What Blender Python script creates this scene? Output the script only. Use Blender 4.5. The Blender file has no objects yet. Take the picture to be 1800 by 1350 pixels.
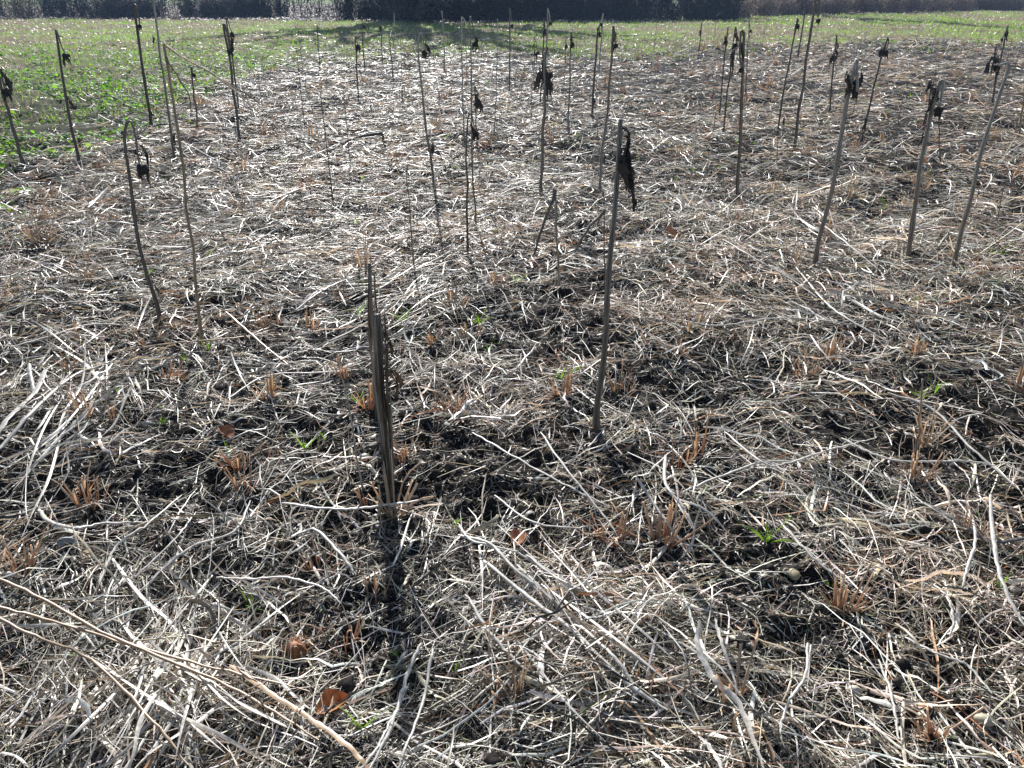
import bpy, math, random
import numpy as np
from mathutils import Vector

# ------------------------------------------------------------------ camera, sky, sun, exposure
S = bpy.context.scene
CAM_H, PITCH, FPX = 1.6, math.radians(27.4), 1360.0      # metres, downward tilt, focal length in photo pixels
cam_d = bpy.data.cameras.new('camera'); cam = bpy.data.objects.new('camera', cam_d)
S.collection.objects.link(cam); S.camera = cam
cam_d.sensor_width = 36.0; cam_d.lens = 36.0 * FPX / 1800.0
cam_d.clip_start = 0.05; cam_d.clip_end = 3000.0
cam.location = (0, 0, CAM_H); cam.rotation_euler = (math.pi/2 - PITCH, 0, 0)

SUN_EL, SUN_AZ = math.radians(31.0), math.radians(-9.5)  # azimuth from +Y towards +X
SUN_DIR = Vector((math.sin(SUN_AZ)*math.cos(SUN_EL), math.cos(SUN_AZ)*math.cos(SUN_EL), math.sin(SUN_EL)))
w = bpy.data.worlds.new('World'); S.world = w; w.use_nodes = True
wn = w.node_tree; wn.nodes.clear()
sky = wn.nodes.new('ShaderNodeTexSky'); sky.sky_type = 'NISHITA'; sky.sun_disc = False
sky.sun_elevation = SUN_EL; sky.sun_rotation = SUN_AZ; sky.air_density = 1.2; sky.dust_density = 1.0
bg = wn.nodes.new('ShaderNodeBackground'); bg.inputs['Strength'].default_value = 0.07
wo = wn.nodes.new('ShaderNodeOutputWorld')
wn.links.new(sky.outputs[0], bg.inputs['Color']); wn.links.new(bg.outputs[0], wo.inputs['Surface'])
sl = bpy.data.lights.new('sun', 'SUN'); sl.energy = 5.0; sl.angle = math.radians(0.5); sl.color = (1.0, 0.98, 0.95)
so = bpy.data.objects.new('sun', sl); S.collection.objects.link(so)
so.rotation_euler = SUN_DIR.to_track_quat('Z', 'Y').to_euler(); so.location = (0, 0, 30)
S.view_settings.view_transform = 'Standard'; S.view_settings.look = 'None'
S.view_settings.exposure = 0.80; S.view_settings.gamma = 1.0
S.render.engine = 'CYCLES'
S.cycles.max_bounces = 6; S.cycles.diffuse_bounces = 3; S.cycles.glossy_bounces = 2; S.cycles.transmission_bounces = 3
S.cycles.use_denoising = True; S.cycles.denoiser = 'OPENIMAGEDENOISE'; S.cycles.denoising_input_passes = 'RGB_ALBEDO_NORMAL'; S.cycles.denoising_prefilter = 'ACCURATE'

RNG = np.random.default_rng(11)
random.seed(5)

# ------------------------------------------------------------------ noise and terrain
def _hash(ix, iy, seed):
    h = (ix.astype(np.int64)*374761393 + iy.astype(np.int64)*668265263 + seed*1442695041) & 0xffffffff
    h = ((h ^ (h >> 13)) * 1274126177) & 0xffffffff
    h = h ^ (h >> 16)
    return (h & 0xffff).astype(np.float32) / 65535.0
def vnoise(x, y, seed=0):
    ix = np.floor(x); iy = np.floor(y); fx = x-ix; fy = y-iy
    fx = fx*fx*(3-2*fx); fy = fy*fy*(3-2*fy)
    a = _hash(ix, iy, seed); b = _hash(ix+1, iy, seed); c = _hash(ix, iy+1, seed); d = _hash(ix+1, iy+1, seed)
    return (a*(1-fx)+b*fx)*(1-fy) + (c*(1-fx)+d*fx)*fy
def fbm(x, y, oct=3, seed=0):
    s = 0; a = 0.5; t = 0
    for k in range(oct):
        s = s + a*vnoise(x*2**k + 17.3*k, y*2**k - 9.1*k, seed+k); t += a; a *= 0.5
    return s/t
def height(x, y, fine=True):
    x = np.asarray(x, float); y = np.asarray(y, float)
    r = np.hypot(x, y)
    h = 0.10*(fbm(x*0.35+3, y*0.35, 2, 1)-0.5)*np.clip(r/6, 0, 1)
    h = h + 0.135*(fbm(x*1.9, y*1.9, 3, 5)-0.5)
    h = h + 0.06*(np.clip(vnoise(x*3.7+9, y*3.7, 91), 0.25, 1)-0.5)*np.clip((r-2.5)/3, 0, 1)
    if fine:
        near = np.clip(1.3 - r/12, 0.15, 1)
        c1 = 1-np.abs(2*vnoise(x*9, y*9, 21)-1)
        c2 = vnoise(x*24+5, y*24, 22)
        c3 = vnoise(x*60, y*60+3, 23)
        c4 = vnoise(x*130, y*130, 24)
        h = h + (near+0.35)*(0.034*(c1-0.5) + 0.024*(c2-0.5) + 0.012*(c3-0.5) + 0.005*(c4-0.5))
    return h * np.where(r > 60, 0.3, 1)

cp, sp = math.cos(PITCH), math.sin(PITCH)
def ray(px, py):
    u = (px-900)/FPX; v = (675-py)/FPX
    return np.array([u, cp + v*sp, -sp + v*cp])
def G(px, py, lift=0.0):
    """point of the ground (plus lift) that a photo pixel shows"""
    d = ray(px, py); z = 0.0
    if d[2] > -1e-3: d[2] = -1e-3
    for _ in range(6):
        t = (CAM_H - z)/(-d[2]); p = d*t
        z = float(height(p[0], p[1], False)) + lift
    return Vector((p[0], p[1], z))
def onplane(px, py, Y):
    d = ray(px, py); t = Y/d[1]
    return Vector((d[0]*t, Y, CAM_H + d[2]*t))
def azr(px, py):
    p = G(px, py); return math.atan2(p.x, p.y), math.hypot(p.x, p.y)

# the outer edge of the straw, as seen around the field, kept as radius against azimuth
_b = sorted(azr(*q) for q in [(-300, 420), (0, 292), (110, 262), (250, 225), (330, 172), (430, 132), (520, 112), (600, 100), (720, 92),
      (900, 92), (1130, 96), (1300, 86), (1450, 78), (1600, 72), (1800, 76), (2100, 85)])
B_A = np.array([q[0] for q in _b]); B_R = np.array([q[1] for q in _b])
def straw_edge(x, y): return np.interp(np.arctan2(x, y), B_A, B_R)
_e = sorted(azr(*q) for q in [(-300, 34), (0, 34), (300, 36), (700, 39), (1000, 39), (1200, 35), (1400, 27), (1600, 22), (1800, 17), (2100, 15)])
E_A = np.array([q[0] for q in _e]); E_R = np.array([q[1] for q in _e])
def field_edge(x, y): return np.interp(np.arctan2(x, y), E_A, E_R)

# ------------------------------------------------------------------ mesh helpers
def mesh_np(name, verts, quads, mat, cols=None, smooth=True, tris=None):
    me = bpy.data.meshes.new(name)
    verts = np.ascontiguousarray(verts, np.float32).reshape(-1, 3)
    quads = np.zeros((0, 4), np.int32) if quads is None else np.ascontiguousarray(quads, np.int32).reshape(-1, 4)
    tris = np.zeros((0, 3), np.int32) if tris is None else np.ascontiguousarray(tris, np.int32).reshape(-1, 3)
    nq, nt = len(quads), len(tris)
    me.vertices.add(len(verts)); me.vertices.foreach_set('co', verts.ravel())
    loops = np.concatenate([quads.ravel(), tris.ravel()])
    me.loops.add(len(loops)); me.loops.foreach_set('vertex_index', loops)
    me.polygons.add(nq+nt)
    me.polygons.foreach_set('loop_start', np.concatenate([np.arange(nq)*4, nq*4 + np.arange(nt)*3]).astype(np.int32))
    if smooth: me.polygons.foreach_set('use_smooth', np.ones(nq+nt, bool))
    me.update(calc_edges=True)
    if cols is not None:
        c = np.ones((len(verts), 4), np.float32); c[:, :3] = cols
        a = me.color_attributes.new('tint', 'FLOAT_COLOR', 'POINT'); a.data.foreach_set('color', c.ravel())
    if mat: me.materials.append(mat)
    return me
def link(name, me, parent=None, loc=None):
    o = bpy.data.objects.new(name, me); S.collection.objects.link(o)
    if parent: o.parent = parent
    if loc is not None: o.location = loc
    return o
def tag(o, label=None, cat=None, group=None, kind=None):
    if label: o['label'] = label
    if cat: o['category'] = cat
    if group: o['group'] = group
    if kind: o['kind'] = kind
    return o
class Batch:
    """collects verts / quads / tints"""
    def __init__(s): s.v = []; s.q = []; s.c = []; s.n = 0
    def add(s, v, q, c):
        v = np.asarray(v, np.float32).reshape(-1, 3); s.v.append(v); s.q.append(np.asarray(q).reshape(-1, 4) + s.n)
        c = np.asarray(c, np.float32)
        if c.ndim == 1: c = np.tile(c, (len(v), 1))
        s.c.append(c.reshape(-1, 3)); s.n += len(v)
    def mesh(s, name, mat, smooth=True):
        return mesh_np(name, np.concatenate(s.v), np.concatenate(s.q), mat, np.concatenate(s.c), smooth)
def norm(a): return a/np.maximum(np.linalg.norm(a, axis=-1, keepdims=True), 1e-9)
def tubes(P, W, sides=3, col=(1, 1, 1), flat=None, batch=None, roll=None):
    """P (N,K,3) centre lines, W (N,K) radii -> tubes; flat (N,) squashes them into straps"""
    P = np.asarray(P, float); N, K, _ = P.shape
    T = norm(np.gradient(P, axis=1))
    ref = np.tile(np.array([0, 0, 1.0]), (N, K, 1))
    st = np.abs(T[..., 2]) > 0.92; ref[st] = [0.0, 1.0, 0.1]
    n = norm(np.cross(T, ref)); b = np.cross(n, T)
    if roll is not None:
        cr = np.cos(roll)[:, None, None]; sr = np.sin(roll)[:, None, None]
        n, b = n*cr + b*sr, b*cr - n*sr
    ang = np.arange(sides)*2*math.pi/sides
    f = 1.0 if flat is None else flat[:, None, None, None]
    R = (np.cos(ang)[None, None, :, None]*n[:, :, None, :] + f*np.sin(ang)[None, None, :, None]*b[:, :, None, :]) * W[:, :, None, None]
    V = P[:, :, None, :] + R
    i = np.arange(N)[:, None, None]*K*sides + np.arange(K-1)[None, :, None]*sides
    j = np.arange(sides)[None, None, :]; j2 = (j+1) % sides
    Q = np.stack([i+j, i+j2, i+sides+j2, i+sides+j], -1).reshape(-1, 4)
    col = np.asarray(col, float)
    C = np.broadcast_to(col if col.ndim == 1 else col[:, None, None, :] if col.ndim == 2 else col[:, :, None, :], (N, K, sides, 3)).reshape(-1, 3)
    if batch is None: batch = Batch()
    batch.add(V.reshape(-1, 3), Q, C); return batch
def straps(P, W, col, batch=None, fold=0.35, roll=None):
    """P (N,K,3) -> V-folded flat blades three verts wide"""
    N, K, _ = P.shape
    T = norm(np.gradient(P, axis=1)); ref = np.tile(np.array([0, 0, 1.0]), (N, K, 1))
    st = np.abs(T[..., 2]) > 0.92; ref[st] = [0.2, 1.0, 0.1]
    n = norm(np.cross(T, ref)); b = np.cross(n, T)
    if roll is not None:
        ro = np.asarray(roll)[:, None] + np.sin(np.asarray(roll)*7.3)[:, None]*np.linspace(-1.3, 1.3, K)[None]
        cr = np.cos(ro)[..., None]; sr = np.sin(ro)[..., None]
        n, b = n*cr + b*sr, b*cr - n*sr
    w = W[..., None]
    V = np.stack([P - n*w, P + b*w*fold, P + n*w], 2)
    i = np.arange(N)[:, None, None]*K*3 + np.arange(K-1)[None, :, None]*3; j = np.arange(2)[None, None, :]
    Q = np.stack([i+j, i+j+1, i+3+j+1, i+3+j], -1).reshape(-1, 4)
    col = np.asarray(col, float)
    C = np.broadcast_to(col if col.ndim == 1 else col[:, None, None, :] if col.ndim == 2 else col[:, :, None, :], (N, K, 3, 3)).reshape(-1, 3)
    if batch is None: batch = Batch()
    batch.add(V.reshape(-1, 3), Q, C); return batch

# ------------------------------------------------------------------ materials
def mat_base(name):
    m = bpy.data.materials.new(name); m.use_nodes = True; t = m.node_tree; t.nodes.clear()
    out = t.nodes.new('ShaderNodeOutputMaterial'); return m, t, out
def tinted(name, rough=0.5, spec=0.5, trans=0.0, tcol=(1, 1, 1), mottle=0.35, scale=60.0, bump=0.0, coat=0.0, streak=None):
    m, t, out = mat_base(name); N, L = t.nodes, t.links
    at = N.new('ShaderNodeAttribute'); at.attribute_name = 'tint'
    tc = N.new('ShaderNodeTexCoord'); nz = N.new('ShaderNodeTexNoise'); nz.inputs['Scale'].default_value = scale; nz.inputs['Detail'].default_value = 3
    if streak:
        mp = N.new('ShaderNodeMapping'); mp.inputs['Scale'].default_value = streak
        L.new(tc.outputs['Object'], mp.inputs[0]); L.new(mp.outputs[0], nz.inputs['Vector'])
    else: L.new(tc.outputs['Object'], nz.inputs['Vector'])
    mr = N.new('ShaderNodeMapRange'); mr.inputs['From Min'].default_value = 0.3; mr.inputs['From Max'].default_value = 0.7
    mr.inputs['To Min'].default_value = 1-mottle; mr.inputs['To Max'].default_value = 1+mottle
    L.new(nz.outputs['Fac'], mr.inputs['Value'])
    mx = N.new('ShaderNodeVectorMath'); mx.operation = 'SCALE'
    L.new(at.outputs['Color'], mx.inputs[0]); L.new(mr.outputs[0], mx.inputs['Scale'])
    p = N.new('ShaderNodeBsdfPrincipled'); L.new(mx.outputs[0], p.inputs['Base Color'])
    p.inputs['Roughness'].default_value = rough; p.inputs['Specular IOR Level'].default_value = spec
    if bump:
        bp = N.new('ShaderNodeBump'); bp.inputs['Strength'].default_value = bump; bp.inputs['Distance'].default_value = 0.003
        L.new(nz.outputs['Fac'], bp.inputs['Height']); L.new(bp.outputs[0], p.inputs['Normal'])
    res = p.outputs[0]
    if trans:
        tr = N.new('ShaderNodeBsdfTranslucent'); tm = N.new('ShaderNodeVectorMath'); tm.operation = 'MULTIPLY'
        tm.inputs[1].default_value = tcol; L.new(mx.outputs[0], tm.inputs[0]); L.new(tm.outputs[0], tr.inputs['Color'])
        ms = N.new('ShaderNodeMixShader'); ms.inputs[0].default_value = trans
        L.new(res, ms.inputs[1]); L.new(tr.outputs[0], ms.inputs[2]); res = ms.outputs[0]
    L.new(res, out.inputs['Surface']); return m
M_STRAW = tinted('dry_straw', 0.42, 0.6, 0.20, (1.1, 0.85, 0.62), 0.3, 90)
M_STUB = tinted('stubble_straw', 0.5, 0.5, 0.38, (1.1, 0.86, 0.6), 0.25, 90)
M_STEM = tinted('weathered_stem', 0.55, 0.5, 0.0, mottle=0.45, scale=1.0, bump=0.5, streak=(260, 260, 14))
M_CRISP = tinted('withered_leaf', 0.6, 0.35, 0.12, (1.3, 0.8, 0.5), 0.4, 70, 0.4)
M_GREEN = tinted('green_blade', 0.6, 0.25, 0.45, (1.6, 1.9, 0.45), 0.25, 30)
M_SOIL = tinted('crumbly_soil', 0.95, 0.08, 0.0, mottle=0.45, scale=45, bump=0.7)
M_STONE = tinted('field_stone', 0.55, 0.4, 0.0, mottle=0.2, scale=50, bump=0.2)
M_BARK = tinted('bark', 0.8, 0.2, 0.0, mottle=0.35, scale=9, bump=0.5)
M_TWIG = tinted('twigs', 0.7, 0.25, 0.0, mottle=0.3, scale=6)

# ground sheet --------------------------------------------------------------------------------------
def build_ground():
    k = 0.0036
    r = [0.0, 0.35]
    rr = 0.75
    while rr < 46: r.append(rr); rr *= 1+k*(1 if rr < 14 else 2.2)
    while rr < 2200: r.append(rr); rr *= 1.10
    r = np.array(r)
    a1 = np.radians(np.arange(-58, 58.01, math.degrees(k*1.1))); a2 = np.radians(np.arange(62, 299, 4.0))
    a = np.concatenate([a1, a2]); na, nr = len(a), len(r)
    A, R = np.meshgrid(a, r); X = R*np.sin(A); Y = R*np.cos(A)
    Z = height(X, Y)
    back = (A > math.radians(59)); Z = np.where(back, height(X, Y, False), Z)
    se = straw_edge(X, Y) + 4.5*(fbm(X*0.6, Y*0.6, 3, 31)-0.5); fe = field_edge(X, Y)
    n1 = fbm(X*0.8, Y*2.0, 3, 41); n2 = fbm(X*5, Y*5, 3, 44); n3 = vnoise(X*22, Y*22, 47); n0 = fbm(X*0.25, Y*0.8, 2, 48)
    soil = np.array([0.016, 0.014, 0.013])*(0.55+0.9*n2[..., None])
    weed = np.array([0.035, 0.042, 0.018])*(0.5+0.9*n2[..., None])
    pale = np.array([0.16, 0.135, 0.085])*(0.6+0.8*n3[..., None])
    green = np.array([0.17, 0.22, 0.07])*(0.55+0.9*n3[..., None])
    litter = np.array([0.060, 0.048, 0.042])*(0.45+1.1*n3[..., None])
    mead = np.array([0.10, 0.16, 0.035])*(0.8+0.4*n1[..., None])
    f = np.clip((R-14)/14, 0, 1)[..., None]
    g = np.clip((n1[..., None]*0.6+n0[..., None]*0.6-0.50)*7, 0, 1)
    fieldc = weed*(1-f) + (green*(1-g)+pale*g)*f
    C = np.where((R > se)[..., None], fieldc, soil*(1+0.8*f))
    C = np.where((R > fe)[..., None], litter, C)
    C = np.where((R > 75)[..., None], mead, C)
    i = np.arange(nr-1)[:, None]*na; j = np.arange(na)[None, :]; j2 = (j+1) % na
    Q = np.stack([i+j, i+na+j, i+na+j2, i+j2], -1).reshape(-1, 4)
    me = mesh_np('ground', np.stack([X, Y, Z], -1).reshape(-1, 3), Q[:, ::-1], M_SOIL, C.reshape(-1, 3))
    tag(link('ground', me), 'dark crumbly field soil running on into green field and woodland floor', 'ground', kind='structure')
build_ground()

# ------------------------------------------------------------------ straw litter
PAL = np.array([(0.78, 0.745, 0.67), (0.48, 0.42, 0.31), (0.15, 0.125, 0.09), (0.42, 0.22, 0.11), (0.042, 0.038, 0.032), (0.11, 0.15, 0.045)])
def pick(N, p): return PAL[RNG.choice(len(PAL), N, p=p)] * RNG.uniform(0.7, 1.2, (N, 1)) * RNG.uniform(0.94, 1.06, (N, 3))
SW = [(250, 1220, 0.30), (200, 1130, 0.22), (120, 640, 0.45), (60, 700, 0.3), (640, 400, 0.6), (1000, 1100, 0.25), (1320, 470, 0.6),
      (560, 480, 0.6), (1350, 580, 0.5), (170, 350, .5), (480, 330, .8), (760, 560, .4), (750, 420, .6), (60, 480, .5), (1700, 470, .6), (1130, 1180, .2), (420, 260, .9), (900, 200, 1.5)]
SWP = [(G(a, b).x, G(a, b).y, c) for a, b, c in SW]
def thick(x, y):
    """how deeply the straw lies, 0..1"""
    t = np.clip((fbm(x*1.3, y*1.3, 3, 61)-0.44)*4.2, 0, 1) * 0.8
    t = t + np.clip((fbm(x*4, y*4, 2, 66)-0.5)*2.5, -0.3, 0.6)*0.5
    for a, b, s in SWP: t = t + 0.8*np.exp(-((x-a)**2+(y-b)**2)/(2*s*s))
    t = t + np.clip((np.hypot(x, y)-4.5)/8, 0, 0.30) - 0.35*np.exp(-((np.arctan2(x, y)-0.14)/0.12)**2)*np.clip((np.hypot(x, y)-7)/4, 0, 1)
    return np.clip(t, 0.0, 1)
def flow(x, y):
    f = (fbm(x*0.55, y*0.55, 2, 71)-0.5)*9.0*np.clip(1.25-np.hypot(x, y)/7, 0.25, 1)
    return f
def scatter(N, r0, r1, amax, gam):
    """points whose density falls off as r^-gam"""
    u = RNG.random(N); e = 2-gam
    r = (r0**e + u*(r1**e-r0**e))**(1/e); a = RNG.uniform(-amax, amax, N)
    return r*np.sin(a), r*np.cos(a)
def strands(x, y, L, K, curl, spread, liftmax, kink=0.3, pitch=0.05, up=None):
    N = len(x); phi = flow(x, y) + RNG.normal(0, spread, N)
    s = np.linspace(-0.5, 0.5, K)
    kap = RNG.normal(0, curl, N)[:, None]; kap2 = RNG.normal(0, curl*1.6, N)[:, None]
    ang = phi[:, None] + kap*s + kap2*(s*s*2) + 0.35*curl*np.cumsum(RNG.normal(0, 0.6, (N, K)), 1)
    kk = (RNG.random(N) < kink)[:, None]*(s > RNG.uniform(-0.4, 0.4, N)[:, None])*RNG.normal(0, 0.9, N)[:, None]
    ang = ang + kk
    ds = (L/(K-1))[:, None]
    dx = np.cos(ang)*ds; dy = np.sin(ang)*ds
    X = x[:, None] + np.cumsum(dx, 1) - dx.sum(1)[:, None]/2; Y = y[:, None] + np.cumsum(dy, 1) - dy.sum(1)[:, None]/2
    H = height(X, Y); mid = H.mean(1)[:, None]
    th = thick(x, y)[:, None]
    Hs = 0.45*H + 0.55*mid
    lift = RNG.random(N)[:, None]**1.5 * liftmax * (0.25+th)
    arch = RNG.normal(0, 0.10, N)[:, None]*L[:, None]*(0.25-s*s)*2 + RNG.normal(0, pitch, N)[:, None]*s*L[:, None]
    wob = np.cumsum(RNG.normal(0, 0.018, (N, K)), 1)*L[:, None]
    Z = np.maximum(Hs + lift + arch + wob, H + 0.0015)
    return np.stack([X, Y, Z], -1)
P_NEAR = [0.42, 0.16, 0.16, 0.03, 0.22, 0.01]; P_CHIP = [0.24, 0.14, 0.18, 0.02, 0.36, 0.06]; P_DARK = [0.16, 0.12, 0.28, 0.02, 0.38, 0.04]

def keep(x, y, th_min=0.0, soft=0.5):
    r = np.hypot(x, y); e = straw_edge(x, y) + 4.5*(fbm(x*0.6, y*0.6, 3, 31)-0.5)
    m = (r < e) | (RNG.random(len(x)) < 0.5*np.exp(-(r-e)/(1.2+0.11*r)))
    return m & (RNG.random(len(x)) < soft + (1-soft)*thick(x, y))
def litter_layer(batch, N, r0, r1, amax, gam, L, wid, curl, spread, lift, pal, K=5, soft=0.2, blade=0.0, sides=3, grow=0.0, **kw):
    x, y = scatter(N, r0, r1, math.radians(amax), gam); m = keep(x, y, soft=soft); x, y = x[m], y[m]; n = len(x)
    r = np.hypot(x, y); g = 1 + grow*np.clip(r-3, 0, None)
    Ls = RNG.uniform(*L, n)**1.0 * (1+0.3*(g-1)); W = RNG.uniform(*wid, n)*g/2
    P = strands(x, y, Ls, K, curl, spread, lift, **kw); col = pick(n, pal)
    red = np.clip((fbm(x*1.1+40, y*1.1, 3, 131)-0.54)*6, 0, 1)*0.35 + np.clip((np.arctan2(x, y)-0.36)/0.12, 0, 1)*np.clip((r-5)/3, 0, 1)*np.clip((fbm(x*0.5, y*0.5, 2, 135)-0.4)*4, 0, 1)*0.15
    col = col*(1-red[:, None]*np.array([-0.12, 0.14, 0.30])*(RNG.random((n, 1)) < 0.6))*(1+0.22*np.clip(np.arctan2(x, y)/0.3, 0, 1))[:, None]  # straws towards the right tinted paler, in place of sun glints missing there
    taper = np.interp(np.linspace(0, 1, K), [0, 0.15, 0.8, 1], [0.7, 1, 0.9, 0.35])
    Wk = W[:, None]*taper*RNG.uniform(0.85, 1.15, (n, K))
    bl = RNG.random(n) < blade
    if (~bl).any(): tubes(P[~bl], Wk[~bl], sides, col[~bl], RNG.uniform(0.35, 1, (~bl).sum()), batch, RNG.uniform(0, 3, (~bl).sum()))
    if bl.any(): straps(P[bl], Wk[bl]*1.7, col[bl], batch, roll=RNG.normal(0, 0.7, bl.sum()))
def build_litter():
    b = Batch()
    # chips, rotted bits and fine fibres close by
    litter_layer(b, 120000, 0.85, 8, 58, 1.6, (0.006, 0.030), (0.0010, 0.0034), 1.2, 1.8, 0.022, P_CHIP, soft=0.75, K=3, blade=0.8, pitch=0.4)
    litter_layer(b, 60000, 0.85, 8, 58, 1.5, (0.02, 0.10), (0.0007, 0.0018), 1.5, 1.6, 0.020, P_DARK, soft=0.55)
    litter_layer(b, 90000, 0.85, 8, 58, 1.5, (0.03, 0.13), (0.0009, 0.0023), 0.8, 1.3, 0.038, P_NEAR, soft=0.16, blade=0.3)
    # straws: mostly straight with sharp kinks, flattened
    litter_layer(b, 34000, 0.85, 8, 57, 1.3, (0.09, 0.34), (0.0015, 0.0036), 0.22, 0.85, 0.050, P_NEAR, soft=0.13, blade=0.5, K=6, kink=0.5)
    litter_layer(b, 8500, 0.9, 8, 57, 1.2, (0.12, 0.45), (0.0020, 0.0046), 0.22, 0.7, 0.06, P_NEAR, soft=0.06, blade=0.65, K=7, sides=4, kink=0.5)
    litter_layer(b, 3400, 0.9, 9, 57, 1.2, (0.07, 0.30), (0.0045, 0.0085), 0.5, 0.9, 0.05, [0.5, 0.2, 0.15, 0.06, 0.09, 0.0], soft=0.06, blade=1.0, K=9, kink=0.6)
    tag(link('straw_litter', b.mesh('straw_litter', M_STRAW)), 'tangled pale dry straw and rotted stems covering the foreground soil', 'straw', kind='stuff')
    b = Batch()
    litter_layer(b, 60000, 5, 30, 45, 1.45, (0.03, 0.14), (0.0016, 0.0040), 0.8, 1.5, 0.03, P_CHIP, soft=0.3, blade=0.6, grow=0.09, K=3)
    litter_layer(b, 84000, 4.5, 30, 45, 1.35, (0.09, 0.34), (0.0026, 0.0056), 0.35, 0.9, 0.06, P_NEAR, soft=0.05, blade=0.4, grow=0.07, K=5, kink=0.5)
    litter_layer(b, 90000, 5, 30, 45, 1.35, (0.05, 0.16), (0.0018, 0.0040), 0.8, 1.5, 0.035, P_DARK, soft=0.6, grow=0.10, K=4)
    litter_layer(b, 22000, 5, 30, 45, 1.2, (0.2, 0.5), (0.003, 0.0055), 0.15, 0.8, 0.08, P_NEAR, soft=0.1, blade=0.4, grow=0.05, K=5, pitch=0.30, kink=0.5)
    tag(link('straw_litter', b.mesh('straw_litter', M_STRAW)), 'flattened grey straw mat spread over the middle of the field', 'straw', kind='stuff')
build_litter()

# ------------------------------------------------------------------ soil crumbs
def ico():
    t = (1+5**0.5)/2
    v = np.array([(-1,t,0),(1,t,0),(-1,-t,0),(1,-t,0),(0,-1,t),(0,1,t),(0,-1,-t),(0,1,-t),(t,0,-1),(t,0,1),(-t,0,-1),(-t,0,1)], float)
    f = np.array([(0,11,5),(0,5,1),(0,1,7),(0,7,10),(0,10,11),(1,5,9),(5,11,4),(11,10,2),(10,7,6),(7,1,8),(3,9,4),(3,4,2),(3,2,6),(3,6,8),(3,8,9),(4,9,5),(2,4,11),(6,2,10),(8,6,7),(9,8,1)])
    v = list(map(tuple, norm(v))); mid = {}; nf = []
    def mp(a, b):
        k = (min(a, b), max(a, b))
        if k not in mid:
            p = (np.array(v[a])+np.array(v[b]))/2; p /= np.linalg.norm(p); v.append(tuple(p)); mid[k] = len(v)-1
        return mid[k]
    for a, b_, c in f:
        x, y, z = mp(a, b_), mp(b_, c), mp(c, a); nf += [(a, x, z), (b_, y, x), (c, z, y), (x, y, z)]
    return np.array(v), np.array(nf)
ICO_V, ICO_F = ico()
def build_crumbs(N=16000):
    x, y = scatter(N, 0.9, 9, math.radians(58), 1.35); s = 0.003 + 0.012*RNG.random(N)**3 + np.where(RNG.random(N) < 0.02, 0.014, 0)
    V = ICO_V[None]*s[:, None, None]*RNG.uniform(0.7, 1.25, (N, len(ICO_V), 1))*RNG.uniform(0.7, 1.2, (N, 1, 3))
    V = V + np.stack([x, y, height(x, y) + s*0.25], -1)[:, None, :]
    F = ICO_F[None] + (np.arange(N)*len(ICO_V))[:, None, None]
    C = np.array([0.034, 0.030, 0.027])*RNG.uniform(0.5, 1.6, (N, 1))
    C = np.repeat(C, len(ICO_V), 0)
    me = mesh_np('soil_crumbs', V.reshape(-1, 3), None, M_SOIL, C, False, F)
    tag(link('soil_crumbs', me), 'loose dark crumbs of earth between the straws', 'soil', kind='stuff')
build_crumbs()

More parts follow.
